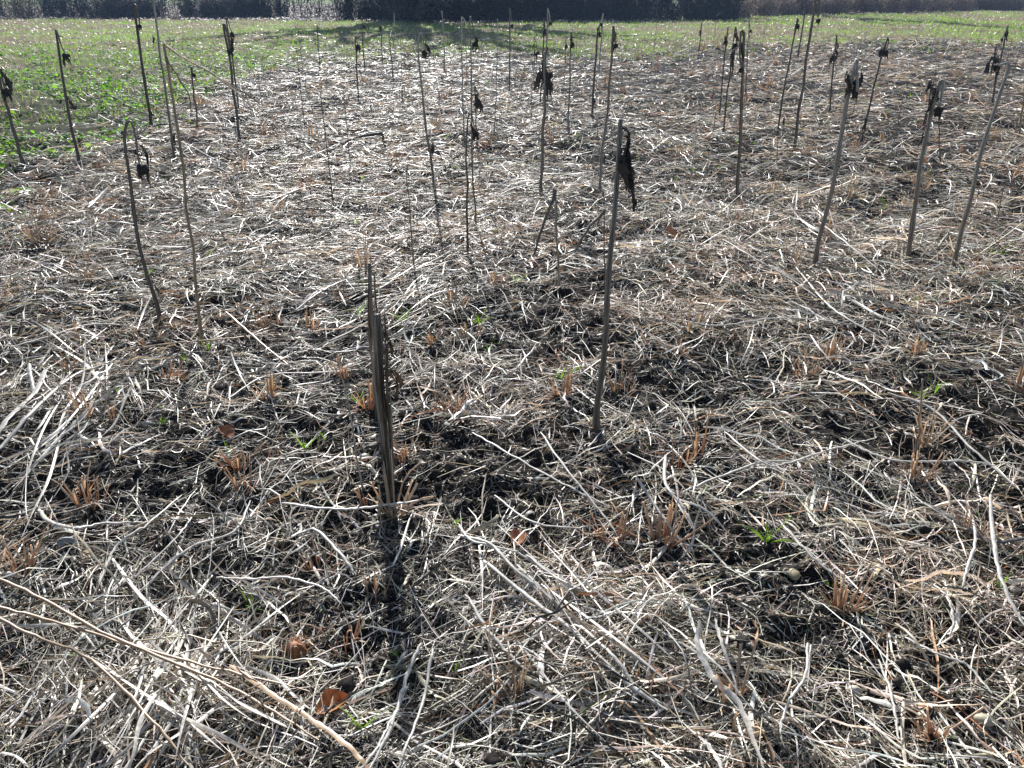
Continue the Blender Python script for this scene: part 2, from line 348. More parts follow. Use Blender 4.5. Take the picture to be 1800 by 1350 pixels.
# ------------------------------------------------------------------ weeds and grass
def build_weeds():
    # broad-leaved green seedlings at the left of the straw
    N = 110000
    x, y = scatter(N, 5, 34, math.radians(46), 1.1); r = np.hypot(x, y); e = straw_edge(x, y) + 4.5*(fbm(x*0.6, y*0.6, 3, 31)-0.5)
    az = np.arctan2(x, y); lft = np.clip((-az-0.02)/0.16, 0, 1)
    dens = np.clip((fbm(x*1.1, y*1.1, 3, 81)-0.44)*8, 0.03, 1)*lft*np.clip((30-r)/14, 0.0, 1)
    m = (r > e-3.0*RNG.random(N)**2) & (RNG.random(N) < dens); x, y = x[m], y[m]; N = len(x); r = r[m]
    K = 4; s = np.linspace(0, 1, K)
    L = RNG.uniform(0.03, 0.08, N)*(1+0.012*r); a = RNG.uniform(0, 2*math.pi, N); up = RNG.uniform(0.1, 1.1, N)
    P = np.stack([x[:, None]+np.cos(a)[:, None]*L[:, None]*s*np.cos(up)[:, None], y[:, None]+np.sin(a)[:, None]*L[:, None]*s*np.cos(up)[:, None],
                  (height(x, y, False)+RNG.uniform(0.0, 0.07, N))[:, None] + L[:, None]*np.sin(up)[:, None]*(s-0.35*s*s)], -1)
    W = L[:, None]*0.30*np.array([0.35, 1.0, 0.9, 0.15])
    col = np.array([0.105, 0.22, 0.025])*RNG.uniform(0.5, 1.5, (N, 1))*np.stack([RNG.uniform(0.7, 1.5, N), np.ones(N), RNG.uniform(0.6, 1.4, N)], -1)
    b = straps(P, W, col, fold=0.25)
    tag(link('green_weeds', b.mesh('green_weeds', M_GREEN)), 'bright green broad-leaved seedlings left of the straw mat', 'weeds', kind='stuff')
    # short thin grass over the far field
    b = Batch(); N = 150000
    x, y = scatter(N, 12, 60, math.radians(45), 0.9); r = np.hypot(x, y); e = straw_edge(x, y) + 4.5*(fbm(x*0.6, y*0.6, 3, 31)-0.5)
    g = fbm(x*0.25, y*0.8, 2, 48)*0.6 + fbm(x*0.8, y*2.0, 3, 41)*0.6
    m = (r > e-0.22*r*RNG.random(N)**2) & (r < field_edge(x, y)) ; x, y, r, g = x[m], y[m], r[m], g[m]; N = len(x)
    K = 3; s = np.linspace(0, 1, K); L = RNG.uniform(0.04, 0.11, N); a = RNG.uniform(0, 6.28, N); ln = RNG.uniform(0.2, 1.3, N)
    P = np.stack([x[:, None]+(np.cos(a)*L*np.sin(ln))[:, None]*s, y[:, None]+(np.sin(a)*L*np.sin(ln))[:, None]*s, height(x, y, False)[:, None]+(L*np.cos(ln))[:, None]*s], -1)
    W = (0.0025+0.00028*r)[:, None]*np.array([1, 0.8, 0.2])
    dry = RNG.random(N) < np.clip((g-0.52)*6, 0.12, 0.85)
    col = np.where(dry[:, None], np.array([0.50, 0.46, 0.34]), np.array([0.18, 0.25, 0.075]))*RNG.uniform(0.6, 1.35, (N, 1))
    straps(P[~dry], W[~dry], col[~dry], b, 0.2); b2 = Batch(); straps(P[dry], W[dry], col[dry], b2, 0.2)
    tag(link('dry_grass', b2.mesh('dry_grass', M_STRAW)), 'pale dead grass mixed into the far green field', 'grass', kind='stuff')
    tag(link('field_grass', b.mesh('field_grass', M_GREEN)), 'thin green grass over the far field', 'grass', kind='stuff')
build_weeds()

def build_leaf_litter():
    N = 26000; a = RNG.uniform(-0.8, 0.8, N); r = field_edge(np.sin(a), np.cos(a)) + 34*RNG.random(N)**1.4
    x, y = r*np.sin(a), r*np.cos(a); s = RNG.uniform(0.03, 0.09, N); K = 2
    an = RNG.uniform(0, 6.28, N); tl = RNG.uniform(-0.5, 0.9, N)
    d = np.stack([np.cos(an)*np.cos(tl), np.sin(an)*np.cos(tl), np.sin(tl)], -1)*s[:, None]
    c = np.stack([x, y, height(x, y, False)+0.04], -1)
    P = np.stack([c-d, c, c+d], 1)
    W = s[:, None]*0.55*np.array([0.4, 1, 0.3])
    col = np.array([0.15, 0.12, 0.10])*RNG.uniform(0.4, 1.6, (N, 1))
    b = straps(P, W, col, fold=0.3)
    tag(link('fallen_leaves', b.mesh('fallen_leaves', M_CRISP)), 'brown fallen leaves lying under the far hedge', 'leaf litter', kind='stuff')
build_leaf_litter()
# ------------------------------------------------------------------ dead sunflowers
def catmull(pts, n):
    pts = [np.array(p, float) for p in pts]
    if len(pts) == 2: pts = [pts[0], (pts[0]*2+pts[1])/3, (pts[0]+2*pts[1])/3, pts[1]]
    P = [2*pts[0]-pts[1]] + pts + [2*pts[-1]-pts[-2]]
    out = []
    for k in range(1, len(P)-2):
        for t in np.linspace(0, 1, n, endpoint=False):
            a, b, c, d = P[k-1], P[k], P[k+1], P[k+2]
            out.append(0.5*((2*b)+(-a+c)*t+(2*a-5*b+4*c-d)*t*t+(-a+3*b-3*c+d)*t**3))
    out.append(P[-2]); return np.array(out)
DARK = np.array([0.085, 0.066, 0.052]); GREY = np.array([0.20, 0.18, 0.16]); TAN = np.array([0.34, 0.25, 0.165]); PALE = np.array([0.42, 0.38, 0.32]); BLACK = np.array([0.030, 0.025, 0.022])
def stem_mesh(name, path, r0, r1, c0, c1, ridges=9, rough=0.10, sides=18, seed=0, mat=None, neck_at=None):
    rg = np.random.default_rng(seed); K = len(path); P = np.array(path)
    d = np.concatenate([[0], np.cumsum(np.linalg.norm(np.diff(P, axis=0), axis=1))]); t = d/d[-1]
    P = P + np.stack([np.interp(t, np.linspace(0, 1, 9), rg.normal(0, 0.004, 9)) for _ in range(3)], 1)*np.minimum(1, t*8)[:, None]
    T = norm(np.gradient(P, axis=0)); n = np.array([1, 0, 0.0]); Ns = []
    for k in range(K):
        n = n - T[k]*np.dot(n, T[k]); n /= np.linalg.norm(n); Ns.append(n.copy())
    Ns = np.array(Ns); Bs = np.cross(T, Ns); a = np.arange(sides)*2*math.pi/sides
    r = r0 + (r1-r0)*t
    if neck_at: r = r*np.interp(t, [0, neck_at-0.02, neck_at+0.03, 1], [1, 1, 0.8, 0.6])
    node = 1 + 0.16*np.exp(-((t[:, None]-rg.random(5)[None])*60)**2).sum(1) + 0.5*np.exp(-(t*16)**2)
    rib = 1 + rough*np.sign(np.sin(a*ridges/1.0+0.3))[None]*0.4 + rough*rg.normal(0, 0.6, (1, sides)) + rough*0.35*rg.normal(0, 1, (K, sides))
    R = (r*node)[:, None]*rib
    V = P[:, None] + R[..., None]*(np.cos(a)[None, :, None]*Ns[:, None] + np.sin(a)[None, :, None]*Bs[:, None])
    i = np.arange(K-1)[:, None]*sides; j = np.arange(sides)[None]; j2 = (j+1) % sides
    Q = np.stack([i+j, i+j2, i+sides+j2, i+sides+j], -1).reshape(-1, 4)
    V = V.reshape(-1, 3); C = np.repeat(c0[None]*(1-t[:, None])+c1[None]*t[:, None], sides, 0)*np.tile(rg.uniform(0.45, 1.9, (sides, 1)), (K, 1))*rg.uniform(0.8, 1.2, (K*sides, 1))
    sv = Batch(); nst = rg.integers(3, 8) if sides == 18 else 0
    for _ in range(nst):
        tt = rg.uniform(0.12, 0.95); k = int(tt*(K-1)); a_ = rg.uniform(0, 6.28); L = rg.uniform(0.010, 0.05)*min(1.5, r0/0.008); v = np.linspace(0, 1, 5); dn = rg.uniform(-1.4, 0.6)
        d_ = np.array([math.cos(a_), 0.5*math.sin(a_), 0])
        tubes((P[k]+d_*r[k]*0.6+L*v[:, None]*d_+np.array([0, 0, 1.0])*(dn*L*v**2)[:, None])[None], (r[k]*np.array([.5, .34, .26, .22, .1]))[None], 5, c0*rg.uniform(0.4, 1.4), batch=sv)
    if nst:
        Q = np.concatenate([Q, np.concatenate(sv.q)+len(V)+1])
    top = len(V); V = np.concatenate([V, [P[-1]+T[-1]*r1*0.2]] + sv.v); C = np.concatenate([C, [c1]] + sv.c)
    tr = np.array([[(K-1)*sides+q, (K-1)*sides+(q+1) % sides, K*sides] for q in range(sides)])
    return mesh_np(name, V, Q, mat or M_STEM, C, True, tr)
def head_mesh(c, s, seed, squash=0.8):
    """shrivelled flower head: crumpled disc with hanging curled bracts"""
    rg = np.random.default_rng(seed); b = Batch(); n, m = 12, 9
    th = np.linspace(0, math.pi, m); ph = np.arange(n)*2*math.pi/n
    R = s*0.5*(1+rg.normal(0, 0.16, (m, n)))
    V = np.stack([R*np.sin(th)[:, None]*np.cos(ph)*0.85, R*np.sin(th)[:, None]*np.sin(ph)*0.6, R*np.cos(th)[:, None]*squash*np.ones(n)], -1) + np.array(c)
    i = np.arange(m-1)[:, None]*n; j = np.arange(n)[None]; j2 = (j+1) % n
    b.add(V.reshape(-1, 3), np.stack([i+j, i+n+j, i+n+j2, i+j2], -1).reshape(-1, 4), BLACK)
    N = 18; K = 5; u = np.linspace(0, 1, K); an = rg.uniform(0, 6.28, N); L = s*rg.uniform(0.5, 1.15, N)
    o = rg.uniform(0.3, 0.55, N)*s; z0 = rg.uniform(-0.3, 0.45, N)*s
    bend = rg.uniform(-0.25, 0.35, N)*s
    P = np.stack([c[0]+(np.cos(an)*o)[:, None]*(0.7+0.5*u) + rg.normal(0, 0.04, (N, K))*s, c[1]+(np.sin(an)*o*0.7)[:, None]*(0.7+0.5*u),
                  c[2]+z0[:, None]-L[:, None]*u+bend[:, None]*u*u], -1)
    straps(P, (s*rg.uniform(0.06, 0.13, N))[:, None]*np.array([0.8, 1.1, 1.0, 0.6, 0.1]), BLACK*rg.uniform(0.7, 2.2, (N, 1)), b, 0.4, rg.uniform(0, 3, N))
    return b.mesh('seed_head', M_CRISP, False)
def leaf_mesh(p, L, side, seed, wide=0.17, col=None):
    """dead leaf hanging from a short stalk: shrivelled twisted lobes with torn gaps"""
    rg = np.random.default_rng(seed); b = Batch(); p = np.array(p, float)
    K = 12; u = np.linspace(0, 1, K); out = 0.16*L; col = BLACK*1.3 if col is None else col
    cx = p[0] + side*out*np.sqrt(u) + 0.05*L*np.sin(u*7+seed); cy = p[1] - 0.05*L*u + 0.04*L*np.sin(u*5+seed)
    cz = p[2] + 0.08*L*np.sin(u*2.6) - L*u**1.3
    P = np.stack([cx, cy, cz], 1)
    tubes(P[None, :], np.full((1, K), 0.012*L+0.0015), 4, col, batch=b)
    for q in range(5):
        M = 5; v = np.linspace(-1, 1, M); s0 = rg.uniform(0.15, 0.6); s1 = min(1.0, s0+rg.uniform(0.3, 0.5)); uu = np.linspace(s0, s1, K)
        B = np.stack([np.interp(uu, u, P[:, k]) for k in range(3)], 1) + rg.normal(0, 0.05*L, 3)*np.array([1, 0.7, 0.4])
        tw = rg.uniform(0, 3)+np.linspace(0, rg.uniform(-2.5, 2.5), K)
        wid = 0.72*wide*L*rg.uniform(0.35, 0.9)*np.interp(np.linspace(0, 1, K), [0, 0.3, 0.6, 0.85, 1], [0.05, 0.7, 1.0, 0.6, 0.05])*rg.uniform(0.6, 1.3, K)
        V = np.stack([B[:, 0, None]+(wid*np.cos(tw))[:, None]*v, B[:, 1, None]+(wid*np.sin(tw))[:, None]*v, B[:, 2, None]-abs(v)[None]*wid[:, None]*0.5], -1) + rg.normal(0, 0.012*L, (K, M, 3))
        i = np.arange(K-1)[:, None]*M; j = np.arange(M-1)[None]
        b.add(V.reshape(-1, 3), np.stack([i+j, i+j+1, i+M+j+1, i+M+j], -1).reshape(-1, 4), col*rg.uniform(0.7, 1.6, (K*M, 1)))
    return b.mesh('withered_leaf', M_CRISP, False)

SEED = [100]
def sunflower(label, stem, w0, w1, c0=DARK, c1=DARK*1.4, neck=(), head=0, leaves=(), group=None, name='dead_sunflower', cat='sunflower', wob=0.0):
    """stem/neck: photo points of the standing plant from its foot up; w in photo pixels at the foot"""
    SEED[0] += 1; sd = SEED[0]; rg = np.random.default_rng(sd)
    f = G(*stem[0]); slant = (Vector((f.x, f.y, f.z))-Vector((0, 0, CAM_H))).length; u = slant/FPX
    root = link(name, None); root.location = f; tag(root, label, cat, group)
    pts = [np.array(f)-np.array([0, 0, 0.02])] + [np.array(onplane(a, b_, f.y)) for a, b_ in stem[1:]]
    main = catmull(pts, 10) if len(pts) > 2 else catmull(pts, 10)
    nk = []
    if neck:
        npts = [pts[-1]] + [np.array(onplane(a, b_, f.y)) + np.array([0, -0.012*(k+1), 0]) for k, (a, b_) in enumerate(neck)]
        path = np.concatenate([main[:-1], catmull([npts[0]]+npts[1:], 6)]) if len(npts) > 1 else main
        nk = npts
    else: path = main
    off = np.array(f)
    link('stem', stem_mesh('stem', path-off, w0*u*0.28, w1*u*0.29, c0, c1, seed=sd, neck_at=(len(main)/len(path) if neck and main is not path else None) and float(np.linalg.norm(np.diff(main, axis=0), axis=1).sum()/np.linalg.norm(np.diff(path, axis=0), axis=1).sum())), root)
    if head:
        e = path[-1]; s = head*u
        link('seed_head', head_mesh(e-off-np.array([0, 0, s*0.28]), s*0.68, sd), root)
    for (px, py, Lp, side) in leaves:
        q = np.array(onplane(px, py, f.y))-off
        link('withered_leaf', leaf_mesh(q, Lp*u*0.9, side, sd+int(px)), root)
    return root

GB = 'dead sunflower stalks standing in the straw'
sunflower('tallest foreground sunflower stalk, thick and dark, black shrivelled leaf hanging from its cut top', [(1047, 762), (1058, 660), (1068, 520), (1075, 400), (1085, 280), (1090, 211)], 19, 10, DARK, GREY*0.8,
          leaves=[(1094, 240, 125, 1), (1096, 262, 70, 1), (1093, 225, 100, 1)], group=GB)
sunflower('nodding dark sunflower at left front, neck bent right with a ragged black head', [(285, 578), (268, 520), (248, 440), (230, 330), (219, 250), (222, 217)], 11, 6, DARK, GREY,
          [(232, 216), (242, 240), (250, 268), (256, 285)], 26, [(248, 255, 42, 1), (272, 500, 22, 1)], GB)
sunflower('leaning dark stalk with hanging head at the far left margin of the field', [(42, 292), (28, 240), (10, 180), (-4, 128)], 9, 5, DARK, DARK,
          [(2, 122), (8, 140), (14, 155)], 18, [(0, 118, 42, 1), (5, 128, 30, 1)], GB)
sunflower('straight dark stalk rising from straw into the green weeds, thin neck bent right', [(141, 292), (128, 235), (112, 150), (97, 52)], 8, 4, DARK, DARK*1.5,
          [(103, 62), (110, 80), (117, 93)], 15, [(118, 168, 20, 1), (133, 238, 20, 1)], GB)
sunflower('tall dark stalk with small crook top and short bent head before the left hedge gap', [(267, 228), (258, 170), (245, 80), (235, 8)], 8, 5, DARK, DARK*1.4,
          [(240, 12), (245, 30), (247, 42)], 10, [(262, 190, 22, 1)], GB)
sunflower('slender grey stalk running out of the picture top, beside the tan cane', [(308, 290), (295, 190), (285, 120), (272, 20), (268, -30)], 6, 4, DARK, PALE*0.8, leaves=[(270, 62, 20, -1), (302, 230, 24, 1)], group=GB)
sunflower('short thin blackish stalk right behind the tan cane', [(349, 236), (343, 180), (335, 118)], 5, 3, DARK, DARK, [(338, 119), (341, 128)], 9, [], GB)
sunflower('dark stalk with two crooked tips, left of the field middle', [(421, 250), (414, 190), (404, 110), (393, 42)], 7, 5, DARK, DARK*1.3,
          [(397, 45), (402, 65), (406, 85)], 13, [(400, 60, 36, 1)], GB)
sunflower('thin stalk with hooked head just behind the two-tipped stalk', [(420, 200), (411, 120), (397, 30)], 4, 3, DARK, DARK*1.3, [(401, 36), (406, 50), (409, 56)], 11, [], GB)
sunflower('slim bare dark stalk standing at the edge of the weeds', [(563, 124), (560, 90), (557, 44)], 3, 2, DARK, DARK, group=GB)
sunflower('short stalk with a narrow black head left of the tree shadow', [(630, 166), (627, 120), (624, 64)], 4, 3, DARK, DARK, [(627, 66), (629, 78)], 11, [(628, 75, 18, 1)], GB)
sunflower('far slim stalk with tiny head between narrow black head and tree shadow', [(641, 118), (638, 80), (636, 30)], 3, 2, DARK, DARK, [(638, 33), (640, 44)], 7, [], GB)
sunflower('thin distant stalk with tiny hanging head just left of the tree shadow', [(672, 116), (671, 80), (667, 36)], 3, 2, DARK, GREY, [(668, 40), (669, 46)], 7, [], GB)
sunflower('plain short stalk in front of the fan of tree shadows', [(691, 138), (688, 105), (685, 70)], 3, 2, DARK, DARK, group=GB)
sunflower('bleached distant stick standing at the left of the big tree shadow', [(692, 84), (693, 50), (693, 24)], 3, 2, GREY, PALE, group=GB)
sunflower('arched stalk with rounded white-grey crook and slim black head, left of centre', [(766, 348), (757, 280), (745, 190), (736, 110), (736, 70), (740, 58)], 8, 4, DARK, PALE*0.8,
          [(744, 62), (746, 76), (747, 88)], 14, [(747, 70, 30, 1), (756, 245, 36, 1)], GB)
sunflower('faint bluish stick standing against the dark hedge foot', [(782, 130), (780, 70), (777, 20)], 3, 2, GREY, PALE, group=GB)
sunflower('thin pale stalk with broken peak in line with the dark hedge', [(816, 245), (813, 150), (811, 30)], 4, 3, GREY, PALE, [(815, 34), (819, 40)], 0, [], GB)
sunflower('long thin stalk whose drawn-out neck carries a tapered black head', [(837, 412), (831, 300), (828, 150), (826, 30)], 5, 3, DARK, GREY, [(829, 34), (833, 60), (836, 72)], 14, [(834, 62, 26, 1)], GB)
sunflower('knee-high dark stalk with crooked tip and drooping head in midfield', [(821, 458), (821, 380), (820, 280), (821, 206)], 7, 4, DARK, GREY, [(826, 199), (832, 214), (837, 228)], 16, [(826, 212, 36, 1)], GB)
sunflower('black-tasselled stalk left of the knee-high crook, head hanging at mid height', [(840, 260), (836, 200), (834, 150)], 4, 3, DARK, DARK, [(837, 155), (840, 175)], 18, [(836, 160, 40, 1)], GB)
sunflower('hair-thin pale stalk right of the tapered black head', [(868, 245), (873, 140), (875, 34)], 3, 2, GREY, PALE, group=GB)
sunflower('upright dark stalk with small head beside the hedge shadow centre', [(895, 166), (896, 90), (896, 14)], 4, 3, DARK, GREY, [(898, 24), (900, 42)], 8, [], GB)
sunflower('lean stalk with two small dangling black heads', [(940, 167), (939, 120), (939, 66)], 3, 2, DARK, DARK, [(942, 74), (945, 90)], 9, [(940, 88, 16, 1)], GB)
sunflower('bunched dark head on a stalk left of the tallest far stalk', [(950, 185), (954, 110), (957, 36)], 4, 3, DARK, DARK, [(958, 42), (958, 50)], 12, [], GB)
sunflower('tallest far stalk above the field centre with a small black head', [(955, 190), (960, 100), (963, 15)], 4, 3, DARK, PALE, [(966, 26), (967, 38)], 8, [(960, 80, 16, 1)], GB)
sunflower('thick grey-topped stalk wrapped with black leaves in the field centre', [(951, 350), (954, 260), (957, 170), (958, 90)], 9, 7, DARK, GREY, leaves=[(958, 105, 56, -1), (960, 118, 52, 1), (958, 130, 46, 1)], group=GB)
sunflower('grey stalk with long hanging black head right of centre', [(999, 238), (1001, 150), (1003, 56)], 5, 3, GREY, DARK, [(1005, 62), (1006, 74)], 11, [(1004, 62, 24, 1)], GB)
sunflower('small dark head on a thin stalk just left of the long hanging head', [(992, 150), (994, 100), (995, 62)], 2, 2, DARK, DARK, [(995, 70), (995, 78)], 8, [], GB)
sunflower('dark leaning stalk with a small top curl, left of the pair right of centre', [(1040, 208), (1044, 140), (1051, 47)], 6, 4, DARK, DARK, [(1053, 50), (1054, 56)], 8, [(1042, 168, 20, 1)], GB)
sunflower('pale thin stalk behind the pair right of centre', [(1052, 130), (1056, 80), (1060, 24)], 4, 3, PALE, PALE, [(1057, 34), (1056, 40)], 8, [], GB)
sunflower('tall dark stalk right of centre with pale root, ragged head near its tip', [(1053, 345), (1058, 280), (1068, 190), (1079, 46)], 8, 5, GREY, DARK*1.5, [(1081, 60), (1082, 76)], 12, [(1080, 56, 26, 1), (1061, 270, 22, 1)], GB)
sunflower('far forked stalk with fine hanging leaf standing alone right of centre', [(1228, 100), (1231, 70), (1234, 38)], 3, 2, DARK, DARK, leaves=[(1233, 50, 14, -1)], group=GB)
sunflower('leftmost of the close trio of crooked dark stalks', [(1264, 205), (1272, 120), (1280, 47)], 4, 3, DARK, DARK, [(1279, 56), (1275, 70)], 10, [(1277, 60, 18, -1)], GB)
sunflower('middle stalk of the close trio, slim head hung close to the stem', [(1271, 238), (1281, 140), (1293, 46)], 5, 3, DARK, DARK, [(1294, 60), (1292, 76)], 12, [(1293, 55, 26, 1)], GB)
sunflower('rightmost stalk of the close trio, thick arch bent left over a long black tassel', [(1297, 355), (1299, 270), (1304, 160), (1308, 75), (1306, 56)], 9, 6, DARK, DARK*1.5,
          [(1301, 55), (1298, 70), (1297, 95), (1300, 118)], 12, [(1303, 62, 40, 1), (1298, 80, 48, -1)], GB)
sunflower('thin stalk behind the arched tassel stalk', [(1311, 172), (1314, 100), (1317, 34)], 3, 2, DARK, GREY, [(1318, 44), (1319, 52)], 6, [(1316, 55, 14, 1)], GB)
sunflower('dark stalk with egg-shaped head at the hedge foot, right of the arched stalk', [(1366, 245), (1380, 150), (1402, 32)], 5, 3, DARK, DARK, [(1403, 36), (1401, 42)], 12, [(1377, 205, 18, 1)], GB)
sunflower('bare slanting stalk between two headed stalks at the hedge', [(1402, 102), (1410, 55), (1419, -10)], 4, 3, DARK, DARK, group=GB)
sunflower('tall thick slanting stalk reaching out of the picture top with round hanging head', [(1394, 275), (1405, 190), (1420, 90), (1438, -25)], 8, 5, DARK, DARK*1.5, [(1440, -20), (1439, 10), (1436, 32)], 11, [], GB)
sunflower('short stalk with black clump halfway and a leaf sticking right', [(1458, 198), (1463, 140), (1471, 60)], 4, 3, DARK, DARK, leaves=[(1471, 70, 18, 1), (1467, 90, 30, -1), (1470, 85, 20, 1)], group=GB)
sunflower('thick cut-topped stalk with black leaves and a small ball head, right midfield', [(1430, 476), (1446, 400), (1468, 300), (1490, 180), (1506, 104)], 12, 10, DARK*1.3, GREY*1.6,
          [(1503, 120), (1502, 145), (1500, 160)], 14, [(1503, 118, 52, 1), (1500, 122, 46, -1)], GB)
sunflower('slanting stalk with pointed top and clasped head, behind the thick cut-topped stalk', [(1512, 255), (1530, 180), (1548, 105), (1560, 66)], 6, 3, DARK, DARK, [(1561, 74), (1557, 88)], 13, [(1559, 72, 28, -1), (1526, 205, 46, -1)], GB)
sunflower('peaked grey stalk with black head folded down its side, right of the field', [(1597, 460), (1606, 380), (1622, 270), (1652, 141)], 12, 8, DARK*1.3, GREY*1.5,
          [(1655, 142), (1651, 160), (1645, 186)], 20, [(1651, 150, 58, -1), (1625, 232, 24, -1)], GB)
sunflower('thin stalk with small dark clump just behind the peaked grey stalk', [(1625, 240), (1632, 190), (1638, 135)], 4, 2, DARK, DARK, leaves=[(1638, 140, 24, -1), (1639, 142, 22, 1)], group=GB)
sunflower('thin upright twig-like stalk right of the peaked grey stalk', [(1655, 290), (1651, 230), (1649, 170)], 3, 2, DARK, DARK, group=GB)
sunflower('far right stalk with a clasped pair of small black leaves near its tip', [(1744, 184), (1755, 120), (1772, 44)], 5, 3, DARK, DARK, leaves=[(1770, 52, 22, 1), (1769, 54, 20, -1)], group=GB)
sunflower('pointed short dark head sticking up at the far right', [(1740, 135), (1746, 110), (1752, 80)], 5, 3, DARK, DARK, leaves=[(1750, 90, 40, -1), (1751, 86, 34, 1)], group=GB)
sunflower('long leaning stalk at right whose neck crooks sharply left with a shrivelled tip', [(1674, 478), (1690, 410), (1720, 290), (1752, 180), (1768, 130), (1771, 112)], 11, 7, DARK*1.4, GREY*1.4,
          [(1764, 111), (1752, 114), (1744, 113)], 10, [(1760, 112, 22, -1), (1752, 112, 14, 1)], GB)
sunflower('short rusty stalk at the right border of the field', [(1788, 252), (1794, 215), (1800, 170)], 5, 3, TAN*0.5, TAN*0.6, group=GB)

# tan cane and other standing sticks
c = sunflower('tall straight tan cane with two long thin strands trailing from its snapped top', [(357, 608), (345, 500), (325, 330), (302, 160), (287, 80)], 9, 6, TAN*0.7, TAN, name='tan_cane', cat='cane')
def strand_on(root, stem_y, pts, wpx, col, nm='strand'):
    f = root.location; u = (f-Vector((0, 0, CAM_H))).length/FPX
    P = catmull([np.array(onplane(a, b_, f.y+dy))-np.array(f) for a, b_, dy in pts], 8)
    link(nm, stem_mesh(nm, P, wpx*u/2, wpx*u/3, col, col, sides=8, seed=int(pts[0][0])), root)
strand_on(c, 0, [(288, 79, 0), (330, 105, .1), (390, 140, .2), (455, 178, .3)], 3.0, TAN)
strand_on(c, 0, [(288, 79, 0), (325, 103, .05), (380, 135, .1), (425, 170, .1), (470, 215, .1)], 2.4, TAN*1.2)
strand_on(c, 0, [(292, 100, 0), (312, 135, -.02), (328, 160, -.03), (335, 190, -.03)], 2.6, TAN*0.9)
sunflower('thin rusty reed standing left of the midfield crook stalk', [(728, 475), (722, 390), (716, 290)], 5, 2, TAN*0.7, TAN*0.6, name='dry_reed', cat='reed')
r_ = sunflower('pale brown stick with its snapped top bent down left, before the field centre', [(983, 510), (979, 420), (975, 332)], 7, 5, TAN*0.8, GREY, name='snapped_stick', cat='stick')
strand_on(r_, 0, [(975, 333, 0), (962, 375, -.05), (948, 415, -.1), (938, 448, -.1)], 5, DARK, 'snapped_top')
r_ = sunflower('thin upright stick with a snapped arm slanting left, beside the tallest foreground stalk', [(1066, 560), (1063, 460), (1062, 372)], 4, 3, DARK, DARK, name='snapped_stick', cat='stick')
strand_on(r_, 0, [(1062, 372, 0), (1045, 390, -.02), (1025, 415, -.05), (1010, 445, -.08)], 5, DARK*1.3, 'snapped_top')
r_ = sunflower('snapped black stalk, its fallen arm lying left across the straw in midfield', [(679, 263), (675, 248), (671, 234)], 6, 6, DARK, DARK, name='snapped_stick', cat='stick')
strand_on(r_, 0, [(671, 235, 0), (650, 237, -.05), (628, 242, -.1), (607, 250, -.2)], 5, DARK, 'snapped_top')
sunflower('pale thin straw standing askew left of the split stump', [(640, 868), (625, 780), (608, 700), (594, 655)], 7, 3, PALE*0.8, PALE, name='upright_straw', cat='straw')
sunflower('upright pale reddish stick standing alone in the straw at the right front', [(1612, 800), (1616, 740), (1620, 665)], 7, 4, TAN, TAN*1.2, name='upright_straw', cat='straw')
r_ = sunflower('square-kneed straw standing midfield, its top folded flat to the right', [(838, 320), (845, 298), (850, 279)], 4, 4, PALE, PALE, name='upright_straw', cat='straw')
strand_on(r_, 0, [(850, 280, 0), (880, 279, 0), (905, 279, 0), (925, 280, -.05)], 3.5, PALE, 'folded_top')

# the split, shredded stump
def stump(label, pts, w, seed, strips):
    rg = np.random.default_rng(seed); f = G(*pts[0]); u = (f-Vector((0, 0, CAM_H))).length/FPX
    root = link('split_stump', None); root.location = f; tag(root, label, 'stump', 'split stumps')
    P = [np.array(f)-np.array([0, 0, 0.02])] + [np.array(onplane(a, b_, f.y)) for a, b_ in pts[1:]]
    path = catmull(P, 12)-np.array(f); r = w*u/2
    link('stem', stem_mesh('stem', path, r*0.60, r*0.45, TAN*0.30, GREY*0.7, seed=seed, rough=0.22, sides=22), root)
    b = Batch()
    for k in range(strips):
        a = rg.uniform(0, 6.28); t0 = rg.uniform(0, 0.5); t1 = rg.uniform(t0+0.25, 1.04); K = 12
        tt = np.linspace(t0, min(t1, 1), K); p = np.stack([np.interp(tt, np.linspace(0, 1, len(path)), path[:, q]) for q in range(3)], 1)
        peel = np.linspace(0, 1, K)**2*rg.uniform(-0.3, 0.9)*r + np.sin(np.linspace(0, 3, K))*r*0.2
        p = p + (r*0.72+peel)[:, None]*np.array([math.cos(a), math.sin(a), 0]) + rg.normal(0, r*0.03, (K, 3))
        if t1 > 0.9: p[-3:, 2] += np.array([0.3, 0.7, 1])*rg.uniform(0, 0.035)
        straps(p[None], (r*rg.uniform(0.06, 0.24)*np.interp(np.linspace(0, 1, K), [0, .2, .8, 1], [.5, 1, .8, .2]))[None], [TAN*0.3, DARK*0.5, TAN*0.9, GREY*1.7][rg.integers(4)], b, 0.3, np.array([a+1.57]))
    link('torn_fibres', b.mesh('torn_fibres', M_STEM), root)
    return root
st = stump('thick split grey-brown stump with torn fibres, standing in the foreground', [(687, 868), (680, 780), (670, 680), (664, 547)], 19, 7, 70)
stump('taller narrow forked stump close behind the thick split stump', [(664, 735), (659, 640), (652, 560), (650, 465)], 12, 9, 22)
sunflower('slim black splinter leaning beside the narrow forked stump', [(672, 640), (664, 560), (656, 478)], 6, 4, DARK, DARK*1.4, name='splinter', cat='splinter')
for k, (px, py, L, s_) in enumerate([(676, 575, 50, 1), (684, 640, 60, 1)]):
    q = np.array(onplane(px, py, st.location.y))-np.array(st.location); u = (st.location-Vector((0, 0, CAM_H))).length/FPX
    link('withered_leaf', leaf_mesh(q, L*u, s_, 40+k, 0.12, TAN*0.25), st)

